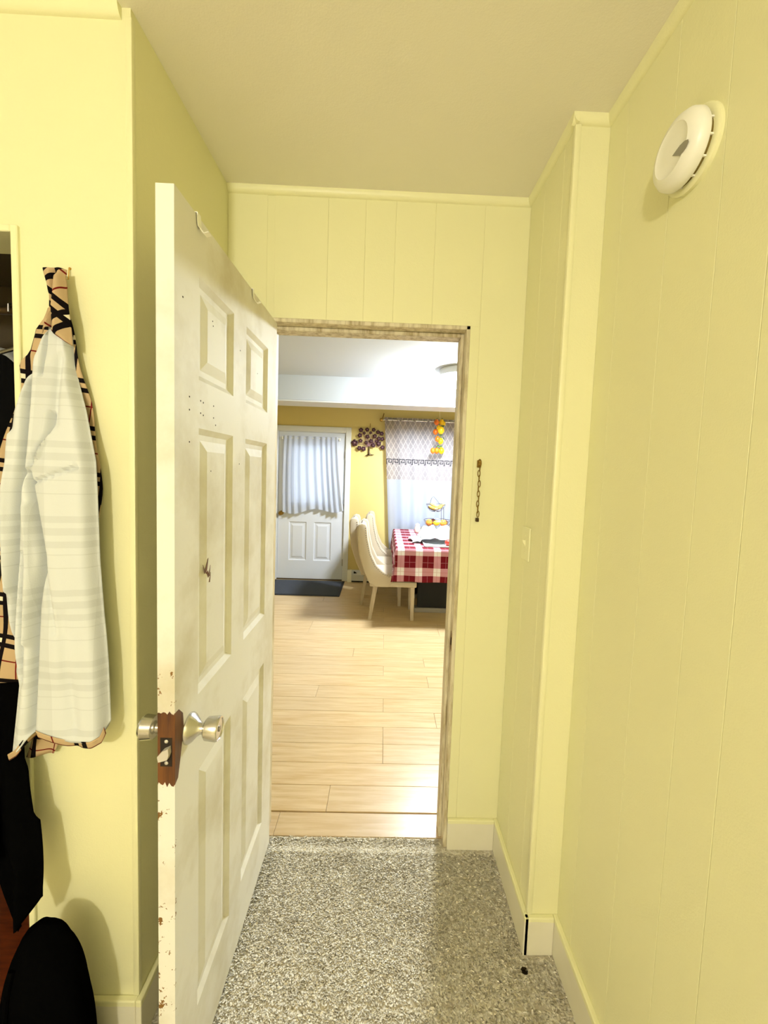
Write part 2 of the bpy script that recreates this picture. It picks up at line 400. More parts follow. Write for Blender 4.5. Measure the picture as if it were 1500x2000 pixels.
# casing strip round the closet opening
cs = struct(empty('trim_1', (CX1, YL, 0)), 'thin yellow casing of closet opening')
B().box(CX1, YL-0.008, 0, CX1+0.016, YL+0.1, CZ+0.012, 0.002).obj('casing_side', 'yellow_trim', cs)
B().box(CX0-0.016, YL-0.008, 0, CX0, YL+0.1, CZ+0.012, 0.002).obj('casing_side', 'yellow_trim', cs)
B().box(CX0, YL-0.008, CZ-0.004, CX1, YL+0.1, CZ+0.012, 0.002).obj('casing_head', 'yellow_trim', cs)
# quarter-round at the ceiling
def quarter(h=0.026, t=0.016, n=5):
    return [(0, 0), (0, -h)]+[(t*math.sin(a), -h*math.cos(a)) for a in [PI/2*i/n for i in range(1, n)]]+[(t, 0)]
def crown(name, axis, a, bb, pos, sgn, label):
    pr = [(pos+sgn*d, ZC+h) for d, h in quarter()]
    o = B().prism(pr, axis, a, bb).obj(name, 'yellow_trim', smooth=True); return struct(o, label)
crown('trim_2', 'x', XL, XA, D, -1, 'yellow ceiling moulding above the doorway')
crown('trim_3', 'y', YA-0.016, D, XA, -1, 'yellow ceiling moulding above light switch')
crown('trim_4', 'x', XA-0.016, XR, YA, -1, 'short yellow ceiling moulding at wall step')
crown('trim_5', 'y', YB0, YA, XR, -1, 'yellow ceiling moulding above smoke alarm')
crown('trim_6', 'x', XB0, XL-0.02, YL, -1, 'yellow ceiling moulding above hanging shirt')
struct(B().box(XA-0.006, YA-0.006, BH, XA+0.013, YA+0.013, ZC-0.02, 0.005, 2).obj('trim_7', 'yellow_trim', smooth=True), 'yellow corner bead on wall step')
struct(B().box(XL-0.012, YL-0.003, BH, XL+0.003, YL+0.012, ZC-0.02, 0.002, 2).obj('trim_8', 'yellow_trim', smooth=True), 'yellow corner bead beside hanging shirt')
# baseboards
def bb_(name, x0, y0, x1, y1, label): struct(B().box(x0, y0, 0, x1, y1, BH, 0.003, 2).obj(name, 'baseboard'), label)
bb_('baseboard_front', OX1, D-BT, XA-BT, D, 'cream baseboard beside the doorway')
bb_('baseboard_right_bump', XA-BT, YA-BT, XA, D, 'cream baseboard under light switch')
bb_('baseboard_step', XA-BT+0.001, YA-BT, XR-BT, YA, 'cream baseboard on wall step')
bb_('baseboard_right', XR-BT, YB0, XR, YA, 'cream baseboard under smoke alarm')
bb_('baseboard_left', CX1+0.016, YL-BT, XL, YL, 'cream baseboard below hanging shirt')
bb_('baseboard_left_return', XL, YL-BT, XL+BT, D, 'cream baseboard behind open door')
bb_('baseboard_rear', XB0, YB0, XR-BT, YB0+BT, 'cream baseboard of rear wall')
# door frame
jf = struct(empty('trim_9', ((OX0+OX1)/2, D, 0)), 'dirty beige door frame with stop strips')
B().box(OX1-0.014, D-0.002, 0, OX1, DB+0.002, OZ, 0.0015).obj('side_jamb', 'jamb', jf)
B().box(OX0, D-0.002, 0, OX0+0.006, DB+0.002, OZ, 0.0015).obj('side_jamb', 'jamb', jf)
B().box(OX0, D-0.002, OZ-0.014, OX1, DB+0.002, OZ, 0.0015).obj('head_jamb', 'jamb', jf)
B().box(OX1-0.026, D+0.045, 0, OX1-0.014, DB, OZ-0.014, 0.002).obj('door_stop', 'jamb', jf)
B().box(OX0+0.006, D+0.045, 0, OX0+0.018, DB, OZ-0.014, 0.002).obj('door_stop', 'jamb', jf)
B().box(OX0+0.018, D+0.045, OZ-0.028, OX1-0.026, DB, OZ-0.014, 0.002).obj('door_stop', 'jamb', jf)
sp = B().box(OX1-0.0145, D+0.008, 0.815, OX1-0.0135, D+0.034, 0.885).obj('strike_plate', 'old_brass', jf)
B().box(OX1-0.0152, D+0.014, 0.835, OX1-0.0142, D+0.028, 0.866).obj('strike_hole', 'dark_hole', sp)
B().prism([(D+0.022, 0.892), (D+0.034, 0.86), (D+0.041, 0.83), (D+0.032, 0.80), (D+0.027, 0.85)], 'x', OX1-0.0152, OX1-0.0143).obj('splintered_wood', 'bare_wood', jf)
# carpet floor
CE = 1.580
struct(B().box(XB0, YB0, -0.05, XR+0.1, CE, 0.0).obj('floor', 'carpet_back'), 'greige carpet floor of the hallway')
def carpet():
    # upright tufts over the part of the carpet in and near view; shorter by the threshold; a seam runs across
    def field(x0, x1, y0, y1, n):
        x = rng.uniform(x0, x1, n); y = rng.uniform(y0, y1, n); return x, y
    xs, yy = [], []
    for a in ((XL, XA, YA, CE, 70000), (-0.62, XR, 0.55, YA, 84000), (-1.6, XR, -0.4, 0.98, 34000)):
        x, y = field(*a[:4], a[4]); xs.append(x); yy.append(y)
    x = np.concatenate(xs); y = np.concatenate(yy)
    seam = np.abs(y-(1.056+0.004*np.sin(x*9)+0.002*np.sin(x*41)))
    inopen = (x > OX0+0.02) & (x < OX1-0.03)
    keep = (seam > 0.005) & ((y < D-0.004) | inopen) & ~((x > XA-BT) & (y > YA-BT)) & (x < XR-BT) & ~((x < XL+BT) & (y > YL-BT))
    x, y = x[keep], y[keep]; n = len(x)
    h = rng.uniform(0.002, 0.0075, n)
    h *= np.where(y > 1.548, 0.75+0.4*np.exp(-((y-1.572)/0.01)**2), 1.0)
    h *= np.where((y > 1.518) & (y < 1.552), 0.45, 1.0)
    wd = rng.uniform(0.0018, 0.0036, n); an = rng.normal(0, 0.7, n)
    lx, ly = rng.normal(0, 0.006, n), rng.normal(-0.0105, 0.005, n)
    dx, dy = np.cos(an)*wd, np.sin(an)*wd
    V = np.empty((n, 4, 3), dtype=np.float32)
    V[:, 0] = np.stack([x-dx, y-dy, np.full(n, -0.001)], 1); V[:, 1] = np.stack([x+dx, y+dy, np.full(n, -0.001)], 1)
    V[:, 2] = np.stack([x+dx*0.9+lx, y+dy*0.9+ly, h], 1); V[:, 3] = np.stack([x-dx*0.9+lx, y-dy*0.9+ly, h], 1)
    me = bpy.data.meshes.new('carpet_pile'); me.vertices.add(4*n); me.vertices.foreach_set('co', V.ravel())
    me.loops.add(4*n); me.loops.foreach_set('vertex_index', np.arange(4*n, dtype=np.int32))
    me.polygons.add(n); me.polygons.foreach_set('loop_start', np.arange(0, 4*n, 4, dtype=np.int32)); me.polygons.foreach_set('loop_total', np.full(n, 4, dtype=np.int32))
    me.update(); me.materials.append(M['carpet'])
    o = bpy.data.objects.new('carpet_pile', me); COL.objects.link(o); o['kind'] = 'stuff'; o['category'] = 'carpet'
    o['label'] = 'greige cut pile carpet running up to the doorway threshold'
carpet()

# ================================================================== DINING ROOM SHELL
XD0, XD1 = -2.3, 2.3
DLX0, DLX1, DLZ0, DLZ1 = -1.262, -0.700, 1.02, 1.83        # lite of the back door
WX0, WX1, WZ0, WZ1 = 0.145, 1.05, 0.80, 2.06               # window
EX0, EX1, EZ = -1.417, -0.535, 1.985                       # back door
b = B()
b.box(XD0, YF, 0, EX0-0.02, YF+0.14, ZC).box(EX0-0.02, YF, EZ+0.02, EX1+0.02, YF+0.14, ZC).box(EX1+0.02, YF, 0, WX0, YF+0.14, ZC)
b.box(WX0, YF, 0, WX1, YF+0.14, WZ0).box(WX0, YF, WZ1, WX1, YF+0.14, ZC).box(WX1, YF, 0, XD1, YF+0.14, ZC)
struct(b.obj('wall_back', 'dining_yellow'), 'warm yellow far wall of dining room')
struct(B().box(XD0-0.1, DB, 0, XD0, YF+0.14, ZC).obj('wall_dining_left', 'dining_yellow')); struct(B().box(XD1, DB, 0, XD1+0.1, YF+0.14, ZC).obj('wall_dining_right', 'dining_yellow'))
struct(B().box(XD0-0.1, DB, ZC, XD1+0.1, YF+0.14, ZC+0.08).obj('ceiling_dining', 'white_ceiling'), 'white ceiling of the dining room')
bm_ = struct(empty('trim_10', (0, 4.525, 2.236)), 'white boxed beam across dining room ceiling')
B().box(XD0, 4.525, 2.252, XD1, 4.86, ZC).obj('beam_box', 'white_ceiling', bm_)
for a, c in ((XD0, -0.46), (-0.4585, 1.2), (1.2015, XD1)):
    B().box(a, 4.515, 2.232, c, 4.87, 2.249, 0.002).obj('soffit_board', 'white_trim', bm_)
struct(B().box(XD0, D+0.03, -0.06, XD1, YF, -0.012).obj('floor_dining', 'carpet_back'), 'pale oak plank floor of dining room')
fd = bpy.data.objects['floor_dining']
PW, PLEN = 0.15, 1.22
pm_ = B().box(0.0006, 0.0006, -0.012, PLEN-0.0006, PW-0.0006, 0, 0.0012).mesh('plank', M['oak'])
pm2 = B().box(0.0006, 0.0006, -0.012, PLEN-0.0006, 0.116, 0, 0.0012).mesh('plank_narrow', M['oak'])
y = CE+0.004; r = 0
while y < YF:
    x = XD0-random.choice((0.1, 0.35, 0.55, 0.8, 1.0))
    while x < XD1:
        o = bpy.data.objects.new('plank', pm2 if r == 0 else pm_); o.location = (x, y, 0); COL.objects.link(o); o.parent = fd
        x += PLEN
    y += 0.1235 if r == 0 else PW
    r += 1
# back door of the dining room
d2 = struct(empty('door_2', ((EX0+EX1)/2, YF, 0)), 'white half-glazed back door with two lower panels')
def framed_panel(bd, x0, x1, z0, z1, y, sgn, d=0.009, lip=0.012, gap=0.016, rise=0.03, field=0.003):
    """rings of a raised panel in a plane y=const; sgn=-1 faces -y"""
    loops = []
    for ins, dep in ((0, 0), (lip, d), (lip+gap, d), (lip+gap+rise, field), (min(x1-x0, z1-z0)/2-0.001, field)):
        yy = y-sgn*dep; loops.append([(x0+ins, yy, z0+ins), (x1-ins, yy, z0+ins), (x1-ins, yy, z1-ins), (x0+ins, yy, z1-ins)])
    v = [p for L in loops for p in L]; f = [(4*i+j, 4*i+(j+1) % 4, 4*i+4+(j+1) % 4, 4*i+4+j) for i in range(len(loops)-1) for j in range(4)]
    f.append(tuple(4*(len(loops)-1)+j for j in range(4)))
    return bd.add(v, f)
SY = YF+0.012                      # face of the slab
b = B(); PX = ((-1.265, -1.03), (-0.93, -0.70)); PZ0, PZ1 = 0.262, 0.785
b.box(EX0+0.003, SY, 0.012, PX[0][0], SY+0.044, EZ-0.003); b.box(PX[1][1], SY, 0.012, EX1-0.003, SY+0.044, EZ-0.003)
b.box(PX[0][0], SY, 0.012, PX[1][1], SY+0.044, PZ0); b.box(PX[0][0], SY, PZ1, PX[1][1], SY+0.044, DLZ0); b.box(PX[0][0], SY, DLZ1, PX[1][1], SY+0.044, EZ-0.003)
b.box(PX[0][1], SY, PZ0, PX[1][0], SY+0.044, PZ1)
b.obj('slab', 'white_door', d2)
for a, c in PX:
    bd = B(); framed_panel(bd, a, c, PZ0, PZ1, SY, -1, 0.010, 0.012, 0.018, 0.024, 0.003); bd.obj('panel', 'white_door', d2)
wfz = B()
for q in ((DLX0, DLZ0, DLX0+0.035, DLZ1), (DLX1-0.035, DLZ0, DLX1, DLZ1), (DLX0+0.035, DLZ0, DLX1-0.035, DLZ0+0.035), (DLX0+0.035, DLZ1-0.035, DLX1-0.035, DLZ1)):
    wfz.box(q[0], SY-0.010, q[1], q[2], SY+0.05, q[3], 0.004)
wfz.obj('lite_frame', 'white_door', d2)
B().box(DLX0+0.03, SY+0.02, DLZ0+0.03, DLX1-0.03, SY+0.024, DLZ1-0.03).obj('pane', 'glass', d2)
k_ = B().lathe([(0.030, 0), (0.030, 0.006), (0.012, 0.012), (0.011, 0.03), (0.026, 0.042), (0.030, 0.055), (0.024, 0.068), (0.004, 0.073)], (EX0+0.052, SY, 0.9), (0, -1, 0), 20).obj('door_knob', 'old_brass', d2, True)
for z in (0.25, 1.0, 1.7):
    B().tube([(EX1+0.001, YF-0.006, z-0.045), (EX1+0.001, YF-0.006, z+0.045)], 0.006).obj('hinge', 'steel', d2, True)
cs = struct(empty('trim_11', ((EX0+EX1)/2, YF, 0)), 'white casing round the back door')
CW = 0.07
B().box(EX1+0.006, YF-0.018, 0, EX1+CW+0.006, YF, EZ+CW+0.006, 0.004).obj('side_casing', 'white_trim', cs)
B().box(EX0-CW-0.006, YF-0.018, 0, EX0-0.006, YF, EZ+CW+0.006, 0.004).obj('side_casing', 'white_trim', cs)
B().box(EX0-0.006, YF-0.0175, EZ+0.006, EX1+0.006, YF, EZ+CW+0.006, 0.004).obj('head_casing', 'white_trim', cs)
for x0, x1 in ((EX0-0.02, EX0), (EX1, EX1+0.02)): B().box(x0, YF-0.001, 0, x1, YF+0.14, EZ).obj('door_jamb', 'white_trim', cs)
B().box(EX0-0.02, YF-0.001, EZ, EX1+0.02, YF+0.14, EZ+0.02).obj('door_jamb', 'white_trim', cs)
B().box(EX0, YF-0.01, 0, EX1, YF+0.13, 0.011, 0.003).obj('threshold', 'bronze', cs)
# window
wn = struct(empty('window_1', ((WX0+WX1)/2, YF, WZ0)), 'white double-hung window behind sheer curtain')
b = B()
for q in ((WX0, WZ0, WX0+0.05, WZ1), (WX1-0.05, WZ0, WX1, WZ1), (WX0+0.05, WZ0, WX1-0.05, WZ0+0.05), (WX0+0.05, WZ1-0.05, WX1-0.05, WZ1)):
    b.box(q[0], YF+0.03, q[1], q[2], YF+0.10, q[3], 0.003)
b.obj('window_frame', 'crystal', wn); B().box(WX0+0.05, YF+0.04, 1.30, WX1-0.05, YF+0.09, 1.345, 0.003).obj('meeting_rail', 'crystal', wn)
B().box(WX0+0.05, YF+0.06, WZ0+0.05, WX1-0.05, YF+0.064, 1.30).obj('pane', 'glass', wn); B().box(WX0+0.05, YF+0.07, 1.345, WX1-0.05, YF+0.074, WZ1-0.05).obj('pane', 'glass', wn)
B().box(WX0-0.03, YF-0.02, WZ0-0.025, WX1+0.03, YF+0.03, WZ0, 0.003).obj('window_sill', 'crystal', wn)

# ================================================================== THE OPEN DOOR
DX0, DX1, DY0, DY1, DZ0, DZ1 = -0.449, -0.414, 0.810, 1.541, 0.013, 2.04
d1 = struct(empty('door_1', (-0.432, D, 0)), 'worn cream six-panel door standing open')
PY = ((0.914, 1.117), (1.215, 1.432)); PZ = ((0.195, 0.808), (0.985, 1.595), (1.70, 1.918))
b = B().box(DX0+0.011, DY0, DZ0, DX1-0.011, DY1, DZ1)
for x0, x1 in ((DX0, DX0+0.011), (DX1-0.011, DX1)):
    b.box(x0, DY0, DZ0, x1, PY[0][0], DZ1); b.box(x0, PY[0][1], DZ0, x1, PY[1][0], DZ1); b.box(x0, PY[1][1], DZ0, x1, DY1, DZ1)
    zz = [DZ0]+[v for p in PZ for v in p]+[DZ1]
    for (a, c) in PY:
        for i in range(0, len(zz), 2): b.box(x0, a, zz[i], x1, c, zz[i+1])
b.obj('slab', 'door', d1)
for (a, c) in PY:
    for (z0, z1) in PZ:
        for X, sg in ((DX1, 1), (DX0, -1)):
            bd = B(); loops = []
            for ins, dep in ((0, 0), (0.013, 0.0095), (0.026, 0.0095), (0.050, 0.003), ((c-a)/2-0.002, 0.003)):
                xx = X-sg*dep; loops += [(xx, a+ins, z0+ins), (xx, c-ins, z0+ins), (xx, c-ins, z1-ins), (xx, a+ins, z1-ins)]
            bd.add(loops, [(4*i+j, 4*i+(j+1) % 4, 4*i+4+(j+1) % 4, 4*i+4+j) for i in range(4) for j in range(4)]+[(16, 17, 18, 19)])
            bd.obj('panel', 'door', d1)
# bare wood round the lock
def jag(z0, z1, n, amp): return [(0, 0)]
pts = [(DX0+0.0003, 0.850)]
for i in range(8): pts.append((DX0+0.0345*(i+0.5)/8, 0.850+random.uniform(-0.006, 0.006)))
pts.append((DX1, 0.850))
top = [(DX1, 1.004)]+[(DX1-0.0345*(i+0.5)/8, 1.004+random.uniform(-0.005, 0.006)) for i in range(8)]+[(DX0+0.0003, 1.004)]
bw = B().prism(pts+top, 'y', DY0-0.0007, DY0+0.001)
bw.prism([(DY0-0.0006, 0.850), (DY0+0.012, 0.856), (DY0+0.020, 0.885), (DY0+0.030, 0.925), (DY0+0.036, 0.955), (DY0+0.033, 0.985), (DY0+0.016, 1.003), (DY0-0.0006, 1.004)], 'x', DX1-0.001, DX1+0.0007)
bw.obj('bare_wood_patch', 'bare_wood', d1)
KY, KZ = DY0+0.062, 0.932
kn = B().lathe([(0.033, 0), (0.033, 0.003), (0.030, 0.008), (0.017, 0.020), (0.0125, 0.026), (0.0125, 0.034), (0.020, 0.036), (0.0245, 0.040), (0.0265, 0.062), (0.025, 0.067), (0.022, 0.068), (0.021, 0.066), (0.004, 0.066)], (DX1, KY, KZ), (1, 0, 0), 32).obj('door_knob', 'nickel', d1, True)
kn['label'] = 'satin nickel barrel knob'
B().tube([(DX1+0.0655, KY, KZ), (DX1+0.0675, KY, KZ)], 0.006, 10).obj('key_slot', 'steel', kn, True)
B().lathe([(0.033, 0), (0.033, 0.003), (0.030, 0.008), (0.017, 0.020), (0.0125, 0.026), (0.0125, 0.034), (0.020, 0.036), (0.0245, 0.040), (0.0265, 0.062), (0.022, 0.068), (0.004, 0.069)], (DX0, KY, KZ), (-1, 0, 0), 32).obj('door_knob', 'nickel', d1, True)
LX = (DX0+DX1)/2
lp = B().box(LX-0.0115, DY0-0.0015, 0.890, LX+0.0125, DY0-0.0004, 0.952, 0.0003).obj('latch_plate', 'dark_hole', d1)
lb = B().prism([(LX-0.010, 0.907), (LX+0.008, 0.912), (LX+0.011, 0.922), (LX+0.010, 0.936), (LX-0.002, 0.930), (LX-0.012, 0.918)], 'y', DY0-0.013, DY0-0.001).obj('latch_bolt', 'bright_steel', lp)
for z in (0.898, 0.9445): B().ball((LX+0.001, DY0-0.0018, z), 0.0040, 0.0016, 0.0040, 10, 6).obj('screw', 'bright_steel', lp, True)
for z in (0.2, 1.03, 1.84): B().tube([(DX0-0.004, D-0.004, z-0.045), (DX0-0.004, D-0.004, z+0.045)], 0.005).obj('hinge', 'old_brass', d1, True)
holes = [(0.871, 1.656), (0.871, 1.629), (0.923, 1.656), (0.936, 1.654), (0.991, 1.655), (0.923, 1.629), (0.936, 1.626), (0.991, 1.627), (1.003, 1.611), (0.871, 1.562), (0.843, 1.847), (1.166, 1.835), (1.166, 1.52)]
for (yy, zz) in holes:
    B().lathe([(0.0021, 0), (0.0017, 0.0004)], (DX1+0.0001, yy, zz), (1, 0, 0), 8).obj('screw_hole', 'dark_hole', d1)
for (yy, zz) in ((0.991, 1.852), (0.994, 1.842), (0.985, 1.50), (1.33, 1.81)):
    B().lathe([(0.0018, 0), (0.0015, 0.0004)], (DX1-0.0030, yy, zz), (1, 0, 0), 8).obj('screw_hole', 'dark_hole', d1)
b = B()
for pl in ([(0.943, 1.282), (0.952, 1.270), (0.958, 1.262), (0.952, 1.258)], [(0.957, 1.268), (0.968, 1.290), (0.972, 1.292), (0.966, 1.266), (0.960, 1.256)], [(0.962, 1.258), (0.972, 1.244), (0.978, 1.247), (0.970, 1.262)], [(0.974, 1.250), (0.984, 1.272), (0.980, 1.246)], [(0.976, 1.232), (0.986, 1.254), (0.982, 1.230)]):
    b.prism(pl, 'x', DX1-0.0031, DX1-0.0024)
b.obj('scratch_gouge', 'bare_wood', d1)
for (yy, w_, lab) in ((0.905, 0.016, 'white over-door hook curling up near door edge'), (1.262, 0.010, 'small white over-door hook close to door hinge')):
    pth = [(DX0-0.004, yy, DZ1-0.03), (DX0-0.004, yy, DZ1+0.002), (DX1+0.003, yy, DZ1+0.002), (DX1+0.003, yy+0.004, DZ1-0.022), (DX1+0.012, yy+0.010, DZ1-0.034), (DX1+0.020, yy+0.016, DZ1-0.028)]
    b = B(); v = []; f = []
    for i, p in enumerate(pth): v += [(p[0], p[1]-w_/2, p[2]), (p[0], p[1]+w_/2, p[2])]
    f = [(2*i, 2*i+1, 2*i+3, 2*i+2) for i in range(len(pth)-1)]
    tag(b.add(v, f).obj('over_door_hook', 'plastic', None, False, 0.002), lab, 'hook')

# ================================================================== HALL FITTINGS
# smoke alarm
sa = thing('smoke_alarm', (XR, 0.846, 2.172), 'round white smoke alarm high on yellow panel wall', 'smoke alarm')
c0 = (XR-0.0006, 0.846, 2.172)
B().lathe([(0.074, 0), (0.074, 0.007), (0.070, 0.010), (0.05, 0.010)], c0, (-1, 0, 0), 48).obj('mounting_ring', 'yellow_trim', sa, True)
B().lathe([(0.060, 0.009), (0.060, 0.018)], c0, (-1, 0, 0), 40).obj('vent_gap', plain('vent_olive', (122, 104, 44), 0.9), sa, True)  # plain dark olive band between mounting ring and cover
b = B()
for i in range(12):
    a = 2*PI*i/12+0.2; ca, sn = math.cos(a), math.sin(a)
    b.box(XR-0.0185, c0[1]+0.0615*ca-0.0016, c0[2]+0.0615*sn-0.0016, XR-0.0085, c0[1]+0.0615*ca+0.0016, c0[2]+0.0615*sn+0.0016)
b.obj('vent_fins', 'plastic', sa)['kind'] = 'stuff'
B().lathe([(0.066, 0.018), (0.068, 0.021), (0.067, 0.034), (0.060, 0.044), (0.046, 0.049), (0.044, 0.0478), (0.024, 0.0485), (0.002, 0.0485)], c0, (-1, 0, 0), 48).obj('cover', 'plastic', sa, True)
v = [at(px, py, x=XR-0.0496) for px, py in ((1344, 272), (1345, 277), (1340, 288), (1334, 297), (1328, 304), (1313, 305), (1320, 295), (1328, 284), (1337, 275))]
B().add(v, [tuple(range(9))]).obj('test_button', 'grey_plastic', sa, False, 0.0008)
# light switch
lsw = thing('light_switch', (XA, 1.39, 1.28), 'yellow painted light switch plate on bumped-out wall', 'light switch')
B().box(XA-0.0065, 1.352, 1.222, XA-0.0004, 1.426, 1.338, 0.003, 2).obj('switch_plate', 'yellow_trim', lsw)
tg = B().prism([(XA-0.006, 1.268), (XA-0.016, 1.285), (XA-0.018, 1.293), (XA-0.006, 1.292)], 'y', 1.384, 1.394).obj('toggle', 'yellow_trim', lsw)
B().box(XA-0.0072, 1.382, 1.264, XA-0.006, 1.396, 1.296).obj('toggle_slot', 'yellow', lsw)
for z in (1.250, 1.310): B().ball((XA-0.0066, 1.389, z), 0.0012, 0.003, 0.003, 8, 6).obj('screw', 'yellow_trim', lsw, True)
# door chain
ch = thing('door_chain', (0.358, D, 1.56), 'brass door chain hanging on the wall beside the doorway', 'chain')
hk = at(936, 903, y=D-0.004); hk2 = at(932, 1016, y=D-0.012)
B().box(hk.x-0.008, D-0.004, hk.z-0.020, hk.x+0.008, D-0.0005, hk.z+0.008, 0.0015).obj('keeper_plate', 'old_brass', ch)
B().tube([(hk.x, D-0.003, hk.z), (hk.x, D-0.015, hk.z+0.002)], 0.0025).obj('keeper_pin', 'brass', ch, True)
nl = 11
for i in range(nl):
    t = i/(nl-0.5); c = Vector((hk.x+(hk2.x-hk.x)*t+0.0015*math.sin(i*2.1), D-0.0125, hk.z-0.004-(hk.z-hk2.z-0.018)*t))
    L, R_ = (0.0155, 0.0062) if i in (0, nl-2) else (0.0125, 0.0045); pts = []
    for j in range(14):
        a = 2*PI*j/14; q = Vector((R_*math.cos(a), 0, L*math.sin(a)))
        if i % 2: q = Vector((q.x*0.35, q.x*0.9, q.z))
        pts.append(c+q)
    B().tube(pts, 0.0016, 6, True).obj('link', 'old_brass', ch, True)
B().box(hk2.x-0.006, D-0.016, hk2.z-0.006, hk2.x+0.006, D-0.003, hk2.z+0.008, 0.0015).obj('slide_end', 'bronze', ch)

# ================================================================== HANGING SHIRT
def cloth(name, Lt, Rt, y0, y1fn, depth, mat, parent, nu, nv, base, solid=0.0016, uvrot=0.0, curl=0.0):
    """a cloth sheet between a left and a right outline (photo rows), standing off the wall by depth(u, row)"""
    def fn(u, v):
        yb = y1fn(u); row = y0+(yb-y0)*v; L, R_ = lerp_tab(Lt, row), lerp_tab(Rt, row)
        px = L+(R_-L)*u
        ref = at(px, row, y=YL-base(row))          # outline read at the cloth's mean distance from the wall
        return Vector((ref.x, YL-depth(u, row, px), ref.z))
    def uvf(u, v):
        p = fn(u, v); a, c = p.x, p.z
        return (a*math.cos(uvrot)-c*math.sin(uvrot), a*math.sin(uvrot)+c*math.cos(uvrot))
    return B().grid(fn, nu, nv, uvf).obj(name, mat, parent, True, solid)
def dist_poly(px, py, poly):
    best = 1e9
    for (a, b_), (c, d_) in zip(poly, poly[1:]):
        vx, vy = c-a, d_-b_; t = max(0, min(1, ((px-a)*vx+(py-b_)*vy)/(vx*vx+vy*vy))); q = math.hypot(px-a-vx*t, py-b_-vy*t)
        if q < best: best = q
    return best
CRE = [([(60, 700), (56, 790), (50, 880), (40, 960), (38, 1050), (30, 1180), (22, 1300)], 6, 0.030),
       ([(60, 925), (74, 990), (88, 1060), (92, 1085), (78, 1180), (72, 1300), (66, 1425)], 7, 0.030),
       ([(104, 810), (100, 850), (82, 880), (66, 905)], 5, 0.018),
       ([(62, 945), (110, 930), (155, 912)], 4, 0.010),
       ([(120, 700), (113, 780), (112, 830)], 8, 0.010),
       ([(52, 1080), (50, 1200), (44, 1330)], 5, 0.016),
       ([(132, 1200), (140, 1320), (150, 1420)], 12, 0.008),
       ([(94, 1080), (104, 1150), (116, 1230)], 6, 0.008),
       ([(95, 610), (92, 680), (84, 730)], 4, 0.012)]
RID = [([(108, 880), (112, 1000), (125, 1150), (130, 1300)], 26, 0.010), ([(60, 990), (66, 1100), (60, 1250)], 7, 0.012), ([(20, 850), (16, 1000), (20, 1150)], 8, 0.012),
       ([(68, 900), (90, 888), (104, 850)], 4, 0.010)]
def body_depth(u, row, px):
    d = 0.030+0.045*min(1, max(0, (row-600)/330.0))
    for poly, w_, a in CRE: d -= a*math.exp(-(dist_poly(px, row, poly)/w_)**2)
    for poly, w_, a in RID: d += a*math.exp(-(dist_poly(px, row, poly)/w_)**2)
    e = min(u, 1-u); d -= 0.028*math.exp(-(e/0.06)**2)*(1 if u > 0.5 else 0.5)
    return max(d, 0.012)
def body_base(row): return 0.024+0.040*min(1, max(0, (row-600)/330.0))
sh = thing('hanging_shirt', tuple(at(126, 532, y=YL-0.01)), 'inside-out flannel shirt, white lining and tan plaid trim, on wall hook', 'shirt')
WL = [(606, 99), (625, 95), (650, 86), (690, 70), (700, 64), (740, 46), (800, 25), (900, 15), (950, 5), (1000, 2), (1100, 6), (1200, 14), (1260, 20), (1340, 36), (1400, 30), (1478, 22)]
WR = [(606, 112), (625, 122), (650, 131), (700, 137), (740, 141), (800, 157), (850, 167), (900, 177), (950, 180), (1000, 182), (1100, 186), (1200, 194), (1250, 199), (1300, 203), (1400, 207), (1440, 209)]
hem = [(0, 1474), (0.10, 1462), (0.22, 1430), (0.30, 1424), (0.45, 1434), (0.65, 1444), (0.85, 1446), (0.94, 1438), (1, 1415)]
cloth('lining', WL, WR, 606, lambda u: lerp_tab(hem, u), body_depth, 'lining', sh, 84, 150, body_base)
# tan plaid outside showing round the lining
PL = [(600, 92), (620, 83), (640, 68), (690, 62), (702, 48), (712, 42), (735, 43), (760, 40), (800, 26), (860, 10), (900, -4), (1000, -22), (1200, -24), (1335, -30)]
PR = [(600, 130), (640, 140), (680, 150), (730, 162), (780, 175), (850, 188), (900, 195), (960, 198), (1010, 196), (1050, 188), (1100, 176), (1200, 178), (1335, 186), (1410, 190)]
cloth('plaid_back', PL, PR, 600, lambda u: 1332+70*max(0, (u-0.35)/0.65), lambda u, row, px: 0.012+0.010*math.sin(row*0.02+u*3)**2, 'plaid', sh, 36, 70, lambda r_: 0.017, uvrot=0.12)
CL = [(524, 79), (535, 82), (552, 88), (575, 92), (600, 91), (620, 86), (640, 80), (668, 74)]
CRr = [(524, 126), (540, 125), (552, 127), (580, 128), (600, 130), (620, 133), (650, 137), (668, 138)]
def collar_depth(u, row, px):
    d = 0.030+0.018*min(1, (row-520)/100)
    d -= 0.020*math.exp(-(dist_poly(px, row, [(106, 532), (104, 570), (100, 600), (98, 640)])/5)**2)
    d += 0.010*math.exp(-(dist_poly(px, row, [(116, 545), (112, 600), (118, 650)])/8)**2)
    return d-0.012*math.exp(-(min(u, 1-u)/0.1)**2)
cloth('collar', CL, CRr, 524, lambda u: 636+26*abs(2*u-0.5), lambda u, r_, p_: collar_depth(u, r_, p_)+0.004, 'plaid', sh, 26, 36, lambda r_: 0.030+0.016*min(1, (r_-520)/100), uvrot=0.75)
